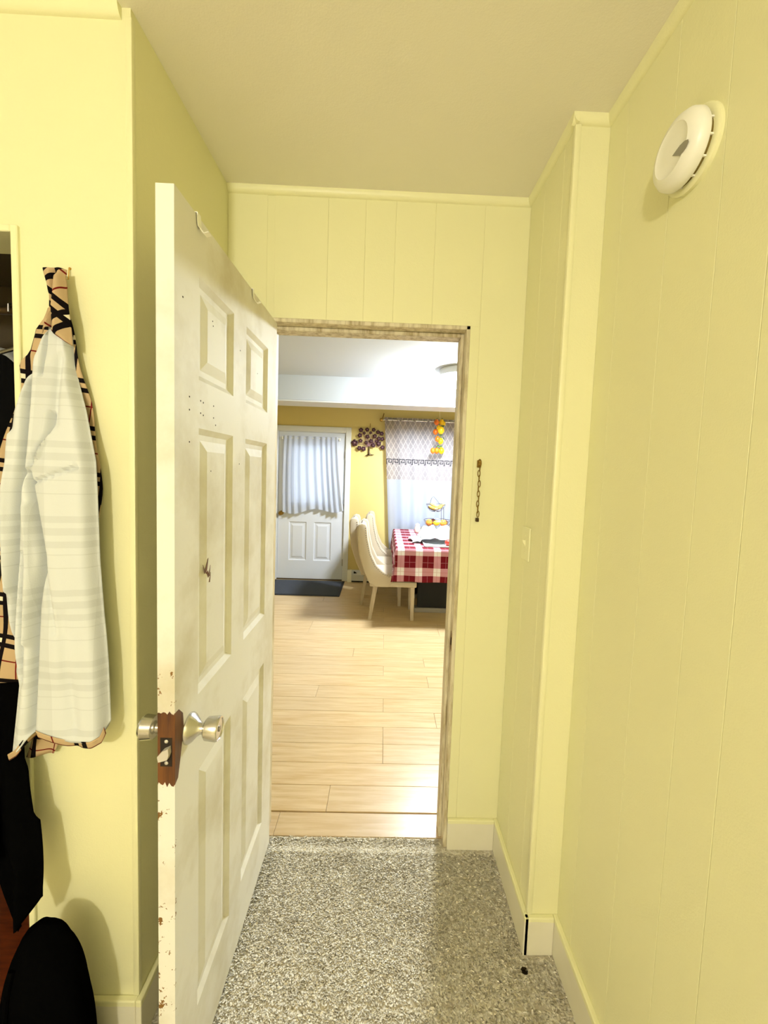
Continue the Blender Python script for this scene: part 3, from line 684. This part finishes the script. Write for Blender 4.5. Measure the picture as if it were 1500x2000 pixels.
# turned hem with plaid bars, and the far front below it
def hem_band(u, v):
    row = lerp_tab(hem, 0.03+0.96*u)-3+15*v; L, R_ = lerp_tab(WL, row), lerp_tab(WR, row); px = L+(R_-L)*(0.0+1.0*u)
    ref = at(px, row, y=YL-body_base(row)); return Vector((ref.x, YL-body_depth(max(0.08, min(0.92, u)), min(row, 1420), px)-0.002*(1-v)+0.004*v, ref.z))
B().grid(hem_band, 60, 4, lambda u, v: (hem_band(u, v).x*0.9, 0.0475+v*0.03)).obj('hem_band', 'plaid', sh, True, 0.0014)
cloth('front_flap', [(1420, 66), (1452, 60), (1480, 50)], [(1420, 130), (1452, 112), (1482, 98)], 1420, lambda u: 1480-6*u, lambda u, row, px: 0.020+0.006*math.sin(u*6), 'plaid', sh, 14, 8, lambda r_: 0.023, uvrot=0.12)
hk_ = at(126, 534, y=YL-0.012)
hko = thing('wall_hook', (hk_.x, YL, hk_.z), 'small thin wall hook holding the plaid shirt collar', 'hook')
B().tube([(hk_.x+0.004, YL, hk_.z+0.016), (hk_.x+0.004, YL-0.004, hk_.z+0.014), (hk_.x+0.004, YL-0.006, hk_.z-0.01), (hk_.x+0.002, YL-0.018, hk_.z-0.014), (hk_.x, YL-0.030, hk_.z-0.004)], 0.0012).obj('hook_wire', 'brass', hko, True)
B().lathe([(0.003, 0), (0.0025, 0.0025)], (hk_.x+0.004, YL, hk_.z+0.016), (0, -1, 0), 10).obj('hook_nail', 'brass', hko, True)

# ================================================================== CLOSET CONTENTS
kg = thing('knit_coat', (-1.12, 1.2, 0.30), 'long black ribbed knit coat hanging inside the closet', 'coat')
def coat(u, v):
    z = 1.80-1.48*v; a = 2*PI*u
    w_ = 0.05+0.15*min(1, v*5)**0.7+0.04*v; dp = 0.05+0.07*min(1, v*4)
    rib = 1+0.025*math.cos(22*a)+0.06*math.sin(3*a+v*5)*min(1, v*3)
    sl = -0.06*abs(math.cos(a))**2*math.exp(-v*14)
    return Vector((-1.075+w_*rib*math.cos(a), 1.22+dp*rib*math.sin(a), z+sl))
B().grid(coat, 132, 50).obj('coat_body', 'black_knit', kg, True)
b = B()
def slv(u, v): 
    a = 2*PI*u; r_ = 0.055-0.015*v+0.002*math.cos(16*a)
    return Vector((-0.985+0.02*v+r_*math.cos(a)*0.8, 1.17-0.02*v+r_*math.sin(a), 1.735-0.62*v))
b.grid(slv, 64, 24).obj('sleeve', 'black_knit', kg, True)
hg = B().tube([(-1.30, 1.22, 1.76), (-1.075, 1.22, 1.83), (-0.93, 1.22, 1.75)], 0.006).tube([(-1.075, 1.22, 1.83), (-1.075, 1.242, 1.90), (-1.075, 1.242, 1.945), (-1.075, 1.22, 1.956), (-1.075, 1.199, 1.945), (-1.075, 1.199, 1.925)], 0.003)
hg.obj('hanger', 'steel', kg, True)
tag(B().tube([(CX0-0.3, 1.22, 1.935), (XL-0.1, 1.22, 1.935)], 0.012, 12).obj('closet_rod', 'bronze', None, True), 'dark closet rod carrying the black knit coat', 'rod')
tag(B().box(CX0-0.3, 1.12, 2.13, XL-0.1, D, 2.15, 0.002).obj('closet_shelf', 'closet'), 'brown shelf board at the top of the dark closet', 'shelf')
gc = thing('grey_garment', (-1.33, 1.42, 0.9), 'pale grey garment hanging behind the black knit coat', 'garment')
def gcf(u, v):
    a = 2*PI*u; z = 1.875-0.8*v; w_ = 0.20-0.14*math.exp(-v*12); return Vector((-1.33+w_*math.cos(a)*(1+0.05*math.sin(5*a)), 1.42+0.05*math.sin(a), z))
B().grid(gcf, 40, 20).obj('garment_body', 'grey_cloth', gc, True)
B().tube([(-1.33, 1.42, 1.86), (-1.33, 1.30, 1.95), (-1.33, 1.22, 1.955)], 0.003).obj('hanger_hook', 'steel', gc, True)

# black bag on the floor under the shirt
bgc = at(112, 1900, y=0.86)
bg_ = thing('duffel_bag', (-0.80, 0.85, 0), 'black rounded bag slumped on the floor below the plaid shirt', 'bag')
def bag(u, v):
    a = 2*PI*u; t = v; z = 0.455*(1-t); w_ = max(0.0, 1-(1-t)**4.0)**0.5
    l = 1+0.05*math.sin(3*a+6*t)+0.03*math.sin(7*a-9*t)
    return Vector((-0.742+0.082*w_*l*math.cos(a)+0.03*t, 0.862+0.085*w_*l*math.sin(a), z+0.014+0.012*math.sin(4*a)*t*(1-t)*2))
B().grid(bag, 48, 28).obj('bag_body', 'black_cloth', bg_, True)
B().tube([bag(0.68+0.02*math.sin(q*5), 0.10+0.80*q)+Vector((0, -0.004, 0)) for q in [k_/14 for k_ in range(15)]], 0.007).obj('carry_strap', 'black_cloth', bg_, True)

# black trousers hanging below the shirt
bt_ = thing('black_trousers', tuple(at(40, 1250, y=YL-0.03)), 'black trousers hanging below the plaid shirt beside closet opening', 'trousers')
def trouser(Lt, Rt, y0, y1, d0, d1, ph):
    def fn(u, v):
        row = y0+(y1(u)-y0)*v; dep = d0+(d1-d0)*v; px = lerp_tab(Lt, row)+(lerp_tab(Rt, row)-lerp_tab(Lt, row))*u
        p = at(px, row, y=YL-dep); q = (0.012*math.sin(u*9+ph+v*3)+0.010*math.sin(u*4-v*6))*min(1, v*2)
        return Vector((p.x, p.y-q-0.014*math.sin(PI*u)*min(1, v*3), p.z))
    return B().grid(fn, 30, 50)
trouser([(1240, -50), (1640, -40), (1690, 10), (1760, 28), (1880, 52), (1960, 62)], [(1240, 20), (1335, 40), (1480, 50), (1500, 57), (1598, 60), (1606, 71), (1750, 70), (1800, 74), (1960, 84)], 1332, lambda u: 1815-50*u, 0.016, 0.108, 0).obj('trouser_leg', 'black_cloth', bt_, True, 0.003)
trouser([(1240, -120), (1600, -110)], [(1240, -30), (1600, -10), (1680, 0)], 1332, lambda u: 1680, 0.016, 0.10, 2).obj('trouser_leg', 'black_cloth', bt_, True, 0.003)

# ================================================================== LAMPS
hl = thing('ceiling_lamp', (HALL_LAMP[0], HALL_LAMP[1], ZC), 'round white globe lamp on the ceiling of the bedroom', 'lamp')
B().lathe([(0.07, 0), (0.07, 0.02), (0.05, 0.03), (0.045, 0.06)], (HALL_LAMP[0], HALL_LAMP[1], ZC), (0, 0, -1), 28).obj('lamp_base', 'nickel', hl, True)
A1 = 4*PI*0.095**2; HALL_S = HALL_W/(A1*PI)
B().ball(HALL_LAMP, 0.095, n=28, m=18).obj('lamp_globe', emit('hall_lamp_glow', (1.0, 0.95, 0.84, 1), HALL_S), hl, True)
dl = thing('dome_lamp', DINING_LAMP, 'glowing flush dome lamp on dining room ceiling', 'lamp')
B().lathe([(0.20, 0), (0.209, 0.010), (0.209, 0.066), (0.200, 0.072), (0.183, 0.072)], DINING_LAMP, (0, 0, -1), 48).obj('lamp_ring', 'white_trim', dl, True)
prof = [(0.170, 0.050), (0.178, 0.070), (0.178, 0.100), (0.164, 0.135), (0.130, 0.165), (0.085, 0.182), (0.035, 0.189), (0.003, 0.190)]
A2 = PI*0.178**2*2.4; DIN_S = DINING_W/(A2*PI)
B().lathe(prof, DINING_LAMP, (0, 0, -1), 48).obj('lamp_dome', emit('dining_lamp_glow', (0.86, 0.93, 1.0, 1), DIN_S), dl, True)

# ================================================================== DINING ROOM THINGS
# curtain on the back door
cc = thing('door_curtain', (-0.98, YF, 1.9), 'white gathered sheer curtain on the back door window', 'curtain')
B().tube([(-1.36, YF-0.02, 1.895), (-0.61, YF-0.02, 1.905)], 0.007).obj('sash_rod', 'plastic', cc, True)
for x in (-1.36, -0.61): B().box(x-0.008, YF-0.028, 1.88, x+0.008, YF+0.012, 1.915, 0.002).obj('rod_bracket', 'plastic', cc)
def dcur(u, v):
    z = 1.925-v*(1.0+0.03*math.sin(u*9)-0.05*u*u)
    L = -1.345-0.01*math.sin(v*3); R_ = -0.63+0.10*v**1.4; x = L+(R_-L)*u
    amp = (0.010 if v < 0.06 else 0.010+0.008*v)
    yy = YF-0.034-amp*math.sin(u*58+2.2*math.sin(u*7))-0.010*v-(0.035*max(0, u-0.72)/0.28*v)
    if 0.03 < v < 0.055: yy += 0.006
    return Vector((x, yy, z))
B().grid(dcur, 180, 40).obj('curtain_panel', 'cafe', cc, True)
# window curtain
wc = thing('grommet_curtain', (0.5, YF-0.1, 2.2), 'sheer grommet curtain with lattice top and key border at window', 'curtain')
CY0 = YF-0.075; ROD = 2.172
def wx(u, v): L = -0.028+0.115*v**0.9; R_ = 1.16-0.02*v; return L+(R_-L)*u
def wcur(u, v):
    z = 2.205-v*1.75; fold = math.sin(u*2*PI*6.5+0.6)
    return Vector((wx(u, v), CY0-0.016*fold*(0.9+0.25*v)+0.003*math.sin(u*41+v*4), z))
B().grid(wcur, 220, 60, lambda u, v: (u*1.7, 2.205-v*1.75)).obj('curtain_panel', 'sheer', wc, True)
rod = thing('curtain_rod', (0.5, CY0, ROD), 'brass curtain rod with finial above the sheer curtain', 'rod')
B().tube([(-0.05, CY0, ROD), (1.25, CY0, ROD)], 0.011, 12).obj('rod_pole', 'nickel', rod, True)
B().ball((-0.068, CY0, ROD), 0.024).obj('finial', 'brass', rod, True)
B().tube([(-0.012, CY0, ROD), (-0.012, YF-0.01, ROD+0.02), (-0.012, YF, ROD+0.02)], 0.007).obj('bracket', 'brass', rod, True)
B().tube([(-0.055, CY0, ROD+0.01), (-0.036, CY0+0.01, ROD+0.085)], 0.006).obj('bracket_arm', 'old_brass', rod, True)
for i in range(16):
    u = (i+0.5)/17.0; p = wcur(u, 0.019)
    ring = [(p.x+0.006*math.cos(2*PI*j/16), CY0+0.024*math.cos(2*PI*j/16), ROD+0.024*math.sin(2*PI*j/16)) for j in range(16)]
    B().tube(ring, 0.0045, 6, True).obj('grommet', 'nickel', wc, True)
# key border: bars that follow the folds
kb = B(); KZ0, KH, KP = 1.598, 0.072, 0.0885
def kpt(s, z):
    v = (2.205-z)/1.75; u = s/1.19; p = wcur(u, v); return (p.x, p.y-0.003, z)
def kbar(s0, z0, s1, z1):
    n = max(1, int(abs(s1-s0)/0.008)); vv = []; ff = []
    for i in range(n+1):
        s = s0+(s1-s0)*i/n; vv += [kpt(s, KZ0+z0*KH), kpt(s, KZ0+z1*KH)]
    for i in range(n): ff.append((2*i, 2*i+2, 2*i+3, 2*i+1))
    kb.add(vv, ff)
t_ = 0.14
for i in range(13):
    o = i*KP; q = KP
    kbar(o, 1-t_, o+0.88*q, 1); kbar(o+0.77*q, 0.28, o+0.88*q, 1); kbar(o+0.30*q, 0.28, o+0.88*q, 0.28+t_); kbar(o+0.30*q, 0.28, o+0.41*q, 0.70)
    kbar(o+0.30*q, 0.60, o+0.60*q, 0.70); kbar(o, 0, o+0.11*q, 1); kbar(o-0.12*q if i else 0, 0, o+0.11*q, t_)
kb.obj('key_border', plain('slate_print', (44, 44, 54), 0.9), wc)
# metal tree on the wall
tr = thing('metal_tree', (-0.235, YF, 1.70), 'plum metal flowering tree ornament on yellow wall', 'wall ornament')
def tp(cx, cy, y=YF-0.02): return at(670+cx/16.67, 820+cy/16.67, y=y)
fl = [(585, 330, 72), (790, 320, 66), (1000, 325, 62), (1140, 400, 62), (1260, 450, 66), (550, 505, 74), (800, 545, 66), (1035, 530, 70), (1170, 610, 66), (1280, 625, 66), (380, 750, 108), (570, 680, 66), (750, 745, 58), (915, 690, 66), (985, 830, 72), (1165, 775, 80), (1285, 900, 72), (530, 920, 74), (665, 940, 78), (690, 430, 50), (900, 420, 46), (1090, 690, 46)]
tp0 = tp(870, 1150); tpm = tp(850, 860)
b = B().tube([tp0, tp(845, 1060), tp(850, 950), tpm], [0.016, 0.010, 0.009, 0.008], 8)
for cx, cy in ((715, 1185), (1005, 1140), (780, 1200)): b.tube([tp(855, 1110), tp((855+cx)/2, 1140), tp(cx, cy)], [0.008, 0.006, 0.003], 6)
b.obj('trunk', 'bronze', tr, True)
for i, (cx, cy, r_) in enumerate(fl):
    c = tp(cx, cy, YF-0.030-0.006*(i % 3)); R_ = r_/16.67*YF/F_PX
    B().tube([tpm, (tpm+c)/2+Vector((0, 0.006, 0.008)), c+Vector((0, 0.006, 0))], 0.0028, 6).obj('branch', 'plum_light', tr, True)
    b = B(); ph = random.uniform(0, 6)
    for j in range(5):
        a = ph+2*PI*j/5; pc = c+Vector((math.cos(a), 0, math.sin(a)))*R_*0.58
        b.ball(pc, R_*0.50, 0.005, R_*0.50, 10, 6)
    fo = b.obj('flower', 'plum', tr, True)
    B().ball(c+Vector((0, -0.005, 0)), R_*0.24, 0.005, R_*0.24, 8, 6).obj('flower_eye', 'plum_light', fo, True)
B().tube([tp(885, 250, YF-0.01), tp(890, 120, YF-0.004)], 0.004).obj('hanging_loop', 'old_brass', tr, True)
# pepper garland
GY = YF-0.19
ga = thing('pepper_garland', tuple(at(858, 806, y=GY)), 'string of yellow and orange artificial peppers in front of the curtain', 'garland')
def gp(cx, cy): return at(670+cx/6.25, 780+cy/6.25, y=GY)
B().tube([gp(1180, 120)+Vector((0, 0.14, 0.02)), gp(1180, 150), gp(1185, 300), gp(1190, 450), gp(1185, 600)], 0.004).obj('string', 'string', ga, True)
PEP = [(1205, 285, 0, 50), (1140, 285, 1, 46), (1190, 385, 0, 62), (1128, 400, 1, 46), (1188, 515, 0, 50), (1148, 490, 1, 46), (1200, 630, 0, 54), (1140, 630, 1, 50), (1090, 632, 1, 46), (1225, 300, 0, 40), (1165, 350, 0, 40)]
for i, (cx, cy, kind, r_) in enumerate(PEP):
    c = gp(cx, cy)+Vector((0, -0.02*(i % 3), 0)); R_ = r_/6.25*GY/F_PX*0.75
    po = B().ball(c, R_*0.8, R_*0.8, R_*1.15, 14, 10, lambda d: 1+0.10*math.cos(4*math.atan2(d.y, d.x))*(1-abs(d.z))-0.15*max(0, -d.z)).obj('pepper', ('yellow_pepper', 'orange_pepper')[kind], ga, True)
    B().tube([c+Vector((0, 0, R_*1.05)), c+Vector((0.006, 0, R_*1.05+0.018))], [0.005, 0.003]).obj('stalk', 'leaf', po, True)
for cx, cy in ((1185, 440), (1218, 478), (1180, 578), (1150, 575), (1210, 330)):
    c = gp(cx, cy)+Vector((0, -0.05, 0)); a = random.uniform(-1, 1)
    B().add([c+Vector((-0.03*math.cos(a), 0, -0.03*math.sin(a))), c+Vector((0, -0.006, 0.012)), c+Vector((0.03*math.cos(a), 0, 0.03*math.sin(a))), c+Vector((0, -0.006, -0.012))], [(0, 1, 2, 3)]).obj('leaf', 'leaf', ga, False, 0.001)
# baseboard heater
bh = thing('baseboard_heater', (0.2, YF, 0), 'white metal baseboard heater along the yellow far wall', 'heater')
B().prism([(YF, 0.02), (YF-0.06, 0.02), (YF-0.062, 0.10), (YF-0.045, 0.135), (YF, 0.155)], 'x', -0.40, 2.0).obj('heater_cover', 'white_trim', bh)
B().box(-0.458, YF-0.066, 0.0, -0.40, YF, 0.158, 0.003).obj('end_cap', 'plastic', bh)
B().box(-0.40, YF-0.052, 0.0, 2.0, YF, 0.02).obj('heater_slot', 'black', bh)
B().prism([(-0.372, 0.148), (-0.352, 0.142), (-0.330, 0.124), (-0.372, 0.120)], 'y', YF-0.064, YF-0.050).obj('damper_lever', 'black', bh)
# door mat
dm = thing('door_mat', (-0.95, 5.07, 0), 'charcoal rectangular mat on the floor at the back door', 'mat')
B().box(-1.42, 4.735, 0.0005, -0.49, 5.395, 0.006, 0.002).obj('mat_backing', 'mat_edge', dm)
b = B()
for i in range(30):
    y0 = 4.765+i*0.0202; b.box(-1.39, y0, 0.006, -0.52, y0+0.015, 0.011, 0.002)
b.obj('ribbed_pile', 'mat', dm)
# chairs
def make_chair(name, label):
    t = thing(name, (0, 0, 0), label, 'chair', 'upholstered chairs along the dining table')
    W_ = 0.42; hw = W_/2
    rear = [(-0.165, 0.925), (-0.163, 0.83), (-0.135, 0.65), (-0.09, 0.50), (-0.035, 0.385), (0.03, 0.345)]
    front = [(-0.072, 0.945), (-0.058, 0.83), (-0.022, 0.68), (0.035, 0.565), (0.12, 0.49), (0.20, 0.455)]
    def side(s, inner):
        outl = rear+[(0.16, 0.345), (0.20, 0.40)]+front[::-1]+[(-0.085, 0.975), (-0.125, 0.985), (-0.155, 0.965)]
        y0, y1 = (hw-0.045, hw) if s > 0 else (-hw, -hw+0.045)
        bm = bmesh.new(); vs = [bm.verts.new((p[0], y0, p[1])) for p in outl]; fc = bm.faces.new(vs)
        ex = bmesh.ops.extrude_face_region(bm, geom=[fc]); bmesh.ops.translate(bm, verts=[v for v in ex['geom'] if isinstance(v, bmesh.types.BMVert)], vec=(0, y1-y0, 0))
        bmesh.ops.recalc_face_normals(bm, faces=bm.faces)
        bmesh.ops.bevel(bm, geom=[e for e in bm.edges if e.calc_face_angle(0) > 0.9], offset=0.011, segments=3, affect='EDGES', profile=0.5)
        bm.verts.index_update(); q = B().add([v.co.copy() for v in bm.verts], [[v.index for v in f.verts] for f in bm.faces]); bm.free(); return q
    for s in (-1, 1):
        wg = side(s, 0).obj('side_wing', 'chair_cloth', t, True)
        nb = B()
        path = [(x-0.016, z-0.010) for x, z in front]
        for (a, c) in zip(path, path[1:]):
            n = max(2, int(math.hypot(c[0]-a[0], c[1]-a[1])/0.021))
            for i in range(n): nb.ball((a[0]+(c[0]-a[0])*i/n, s*(hw+0.001), a[1]+(c[1]-a[1])*i/n), 0.0055, 0.003, 0.0055, 6, 4)
        for i in range(12): nb.ball((0.17+i*0.0235, s*(hw-0.008), 0.372), 0.0055, 0.003, 0.0055, 6, 4)
        no = nb.obj('nailheads', 'steel', t, True); no['kind'] = 'stuff'
    # back cushion with rolled top
    def backf(u, v):
        z = 0.40+0.57*v; x0 = lerp_tab([(0.40, -0.01), (0.5, -0.055), (0.65, -0.105), (0.83, -0.13), (0.97, -0.135)], z)
        a = 2*PI*u; th = 0.045*(1 if v < 0.9 else math.sqrt(max(0.02, 1-((v-0.9)/0.1)**2)))
        yy = (hw-0.012)*math.copysign(abs(math.cos(a))**0.35, math.cos(a)); return Vector((x0+th*math.copysign(abs(math.sin(a))**0.6, math.sin(a)), yy, z))
    bk = B().grid(backf, 40, 24); bk.obj('backrest', 'chair_cloth', t, True)
    B().box(-0.03, -hw+0.005, 0.345, 0.445, hw-0.005, 0.40, 0.012, 2).obj('seat_frame', 'chair_cloth', t, True)
    B().box(-0.02, -hw+0.012, 0.395, 0.455, hw-0.012, 0.485, 0.028, 4).obj('seat', 'chair_cloth', t, True)
    for s in (-1, 1):
        y0 = s*(hw-0.045)
        for (xt, xb) in ((0.03, -0.02), (0.405, 0.41)):
            b = B(); q0, q1 = 0.021, 0.0165
            v = [(xt+dx*q0, y0+dy*q0, 0.35) for dx, dy in ((-1, -1), (1, -1), (1, 1), (-1, 1))]+[(xb+dx*q1, y0+dy*q1, 0.0) for dx, dy in ((-1, -1), (1, -1), (1, 1), (-1, 1))]
            b.add(v, [(0, 1, 2, 3), (7, 6, 5, 4)]+[(i, 4+i, 4+(i+1) % 4, (i+1) % 4) for i in range(4)]).obj('leg', 'ash_leg', t)
    return t
c1 = make_chair('dining_chair', 'cream upholstered dining chair at the table corner, its nailhead side fully exposed')
spots = [(-0.085, 4.215, None), (-0.20, 4.65, 'cream upholstered dining chair in the middle, pulled farther out from the table'), (-0.04, 5.082, 'cream upholstered dining chair nearest the window curtain, tucked at far table end')]
c1.location = (spots[0][0], spots[0][1], 0)
for x, y, lab in spots[1:]:
    o = copy_tree(c1); o.location = (x, y, 0); o['label'] = lab
# table
TX0, TX1, TY0, TY1, TZ = 0.135, 1.20, 3.885, 5.20, 0.762
tb = thing('dining_table', (0.67, 4.55, 0), 'dining table with black pedestal panels under a red plaid cloth', 'table')
B().box(TX0+0.004, TY0+0.004, TZ-0.035, TX1-0.004, TY1-0.004, TZ, 0.004).obj('tabletop', 'black', tb)
B().box(0.40, 4.30, 0.05, 0.96, 4.36, TZ-0.035, 0.003).obj('pedestal_panel', 'black', tb); B().box(0.40, 4.78, 0.05, 0.96, 4.84, TZ-0.035, 0.003).obj('pedestal_panel', 'black', tb)
B().box(0.64, 4.36, 0.15, 0.70, 4.78, TZ-0.035, 0.003).obj('stretcher_panel', 'black', tb)
for yy in (4.28, 4.76): B().box(0.365, yy, 0.0, 0.99, yy+0.10, 0.05, 0.004).obj('base_rail', 'grey_rail', tb)
tc = B(); DROP = 0.325; DRL = 0.262
def drape(u, v, nx=64, ny=64):
    # unfolded cloth coordinates -> folded over the table edges, with small waves in the drop
    X = TX0-DRL+(TX1-TX0+2*DRL)*u; Y = TY0-DROP+(TY1-TY0+DROP+DRL)*v
    ox = max(TX0-X, 0)+max(X-TX1, 0); oy = max(TY0-Y, 0)+max(Y-TY1, 0)
    cx, cy = min(max(X, TX0), TX1), min(max(Y, TY0), TY1)
    d = max(ox, oy); e = min(d/0.02, 1)
    wav = 0.010*math.sin((X+Y)*21)*min(1, d/DROP)
    dx = (-1 if X < TX0 else 1 if X > TX1 else 0); dy = (-1 if Y < TY0 else 1 if Y > TY1 else 0)
    out = 0.006*e+0.02*d/DROP*0.5+wav*(d > 0)
    if dx and dy: out += 0.05*min(ox, oy)/DROP; k_ = 0.75
    else: k_ = 1.0
    return Vector((cx+dx*out*k_, cy+dy*out*k_, TZ+0.004-max(0, d-0.004)))
tc.grid(drape, 96, 110, lambda u, v: (TX0-DRL+(TX1-TX0+2*DRL)*u, TY0-DROP+(TY1-TY0+DROP+DRL)*v))
tag(tc.obj('tablecloth', 'tablecloth', None, True, 0.0016), 'red and white plaid cloth draped over dining table', 'tablecloth')
TT = TZ+0.006
# tray and towel
ty = thing('serving_tray', (0.80, 4.22, TT), 'pale blue tray on plaid tablecloth under the white cloth', 'tray')
B().box(0.42, 3.99, TT, 1.10, 4.45, TT+0.008, 0.003).obj('tray_floor', 'tray', ty)
for q in ((0.42, 3.99, 1.10, 4.002), (0.42, 4.438, 1.10, 4.45), (0.42, 4.002, 0.432, 4.438), (1.088, 4.002, 1.10, 4.438)): B().box(q[0], q[1], TT+0.008, q[2], q[3], TT+0.014, 0.002).obj('tray_rim', 'tray', ty)
def towel(u, v):
    x = 0.30+0.62*u; y = 4.12+0.42*v+0.10*(0.5-u)
    hx = math.exp(-((x-0.72)/0.24)**2-((y-4.36)/0.17)**2); sp_ = 0.095*hx+0.075*math.exp(-((x-0.50)/0.10)**2-((y-4.32)/0.12)**2)
    n = 0.014*math.sin(x*34+y*11)+0.010*math.sin(y*47-x*21)+0.007*math.sin(x*71+1)
    lift = 0.020*max(0, (x-0.42)/0.5)
    z = TT+0.012+(0.030 if x > 0.40 else 0.0)*min(1, max(0, (x-0.36)/0.06))+sp_+max(-0.008, n)*(0.35+min(1, sp_*14))
    return Vector((x+0.02*math.sin(v*9), y+0.025*math.sin(u*11), z+lift))
tag(B().grid(towel, 60, 46).obj('white_cloth', 'white_towel', None, True, 0.003), 'crumpled white cloth heaped on the pale blue tray', 'cloth')
tag(B().ball((0.665, 4.06, TT+0.040), 0.036, 0.034, 0.031, 18, 12).obj('tomato', 'red_fruit', None, True), 'small red fruit on the tray edge beside the white cloth', 'fruit')
# two-tier wire basket with fruit
BX, BY = 0.655, 4.86
fb = thing('fruit_basket', (BX, BY, TT), 'two-tier wire fruit stand on table before the window', 'fruit stand')
def ringp(cx, cy, z, r_, n=28): return [(cx+r_*math.cos(2*PI*i/n), cy+r_*math.sin(2*PI*i/n), z) for i in range(n)]
def bowl(nm, cx, z, r_, h, ribs):
    b = B().tube(ringp(cx, BY, z+h, r_), 0.003, 6, True).tube(ringp(cx, BY, z+h*0.45, r_*0.84), 0.0018, 6, True).tube(ringp(cx, BY, z+0.002, r_*0.40), 0.0022, 6, True)
    for i in range(ribs):
        a = 2*PI*i/ribs; b.tube([(cx+math.cos(a)*r_*q, BY+math.sin(a)*r_*q, z+h*zz+0.002) for q, zz in ((0.0, 0), (0.40, 0.0), (0.66, 0.17), (0.84, 0.45), (0.95, 0.74), (1.0, 1.0))], 0.0016, 5)
    return b.obj(nm, 'wire', fb, True)
bowl('lower_bowl', BX, TT+0.07, 0.165, 0.10, 16); bowl('upper_bowl', BX-0.03, TT+0.275, 0.115, 0.085, 14)
b = B().tube(ringp(BX, BY, TT+0.004, 0.10), 0.004, 6, True)
for i in range(4): a = 2*PI*i/4; b.tube([(BX+0.10*math.cos(a), BY+0.10*math.sin(a), TT+0.004), (BX+0.064*math.cos(a), BY+0.064*math.sin(a), TT+0.072)], 0.003, 6)
b.obj('stand_foot', 'wire', fb, True)
b = B()
for dx in (0.075, 0.105): b.tube([(BX+dx-0.015, BY+0.115, TT+0.13), (BX+dx-0.02, BY+0.11, TT+0.30), (BX+dx-0.05, BY+0.075, TT+0.365)], 0.003, 6)
b.tube([(BX-0.10, BY, TT+0.36), (BX-0.085, BY, TT+0.43), (BX-0.06, BY, TT+0.455), (BX-0.01, BY, TT+0.40), (BX+0.02, BY, TT+0.36)], 0.0025, 6)
b.obj('upright_and_handle', 'wire', fb, True)
for i, (x0, y0, z0, yaw, mt, lab) in enumerate(((BX-0.035, BY-0.035, TT+0.315, 0.15, 'banana', 'ripe yellow banana in front inside upper wire bowl'), (BX-0.01, BY+0.01, TT+0.335, -0.1, 'banana', 'yellow banana on top in upper wire bowl'), (BX-0.04, BY+0.02, TT+0.302, 0.3, 'banana_dark', 'browned banana at the bottom of upper wire bowl'))):
    L = 0.085; pts = []; rr = []
    for j in range(9):
        t = j/8*2-1; pts.append((x0+L*t*math.cos(yaw), y0+L*t*math.sin(yaw), z0+0.030*t*t)); rr.append(0.017*(1-0.75*abs(t)**4)+0.001)
    tag(B().tube(pts, rr, 8).obj('banana', mt, None, True), lab, 'banana')
for (x0, y0, r_, mt, nm, lab, sx) in ((BX-0.105, BY-0.03, 0.041, 'orange', 'orange', 'bright orange beside the lemon in lower wire bowl', 1), (BX-0.02, BY-0.06, 0.031, 'lemon', 'lemon', 'yellow lemon in the middle of lower wire bowl', 1.35), (BX+0.065, BY-0.05, 0.042, 'orange', 'orange', 'reddish orange on window-post side of lower wire bowl', 1), (BX-0.045, BY+0.07, 0.035, 'dark_fruit', 'plum', 'dark red plum at back of lower wire bowl', 1), (BX+0.10, BY+0.04, 0.030, 'dark_fruit', 'plum', 'dark red plum at the rim of lower wire bowl', 1)):
    tag(B().ball((x0, y0, TT+0.142), r_*sx, r_, r_, 18, 12).obj(nm, mt, None, True), lab, 'fruit')
jr = thing('ceramic_jar', (0.425, 4.96, TT), 'small pale pink jar standing on plaid tablecloth by fruit stand', 'jar')
B().lathe([(0.030, 0), (0.036, 0.02), (0.036, 0.055), (0.026, 0.075), (0.024, 0.085)], (0.425, 4.96, TT), (0, 0, 1), 20).obj('jar_body', 'jar', jr, True)
B().lathe([(0.026, 0.084), (0.026, 0.10), (0.010, 0.106), (0.003, 0.112)], (0.425, 4.96, TT), (0, 0, 1), 20).obj('jar_lid', 'plastic', jr, True)
pc = thing('pepper_mill', (0.475, 4.90, TT), 'small black shaker beside the pale pink jar', 'shaker')
B().lathe([(0.018, 0), (0.020, 0.01), (0.013, 0.035), (0.016, 0.06)], (0.475, 4.90, TT), (0, 0, 1), 16).obj('shaker_body', 'black', pc, True)
B().ball((0.475, 4.90, TT+0.068), 0.013, n=12, m=8).obj('shaker_cap', 'steel', pc, True)
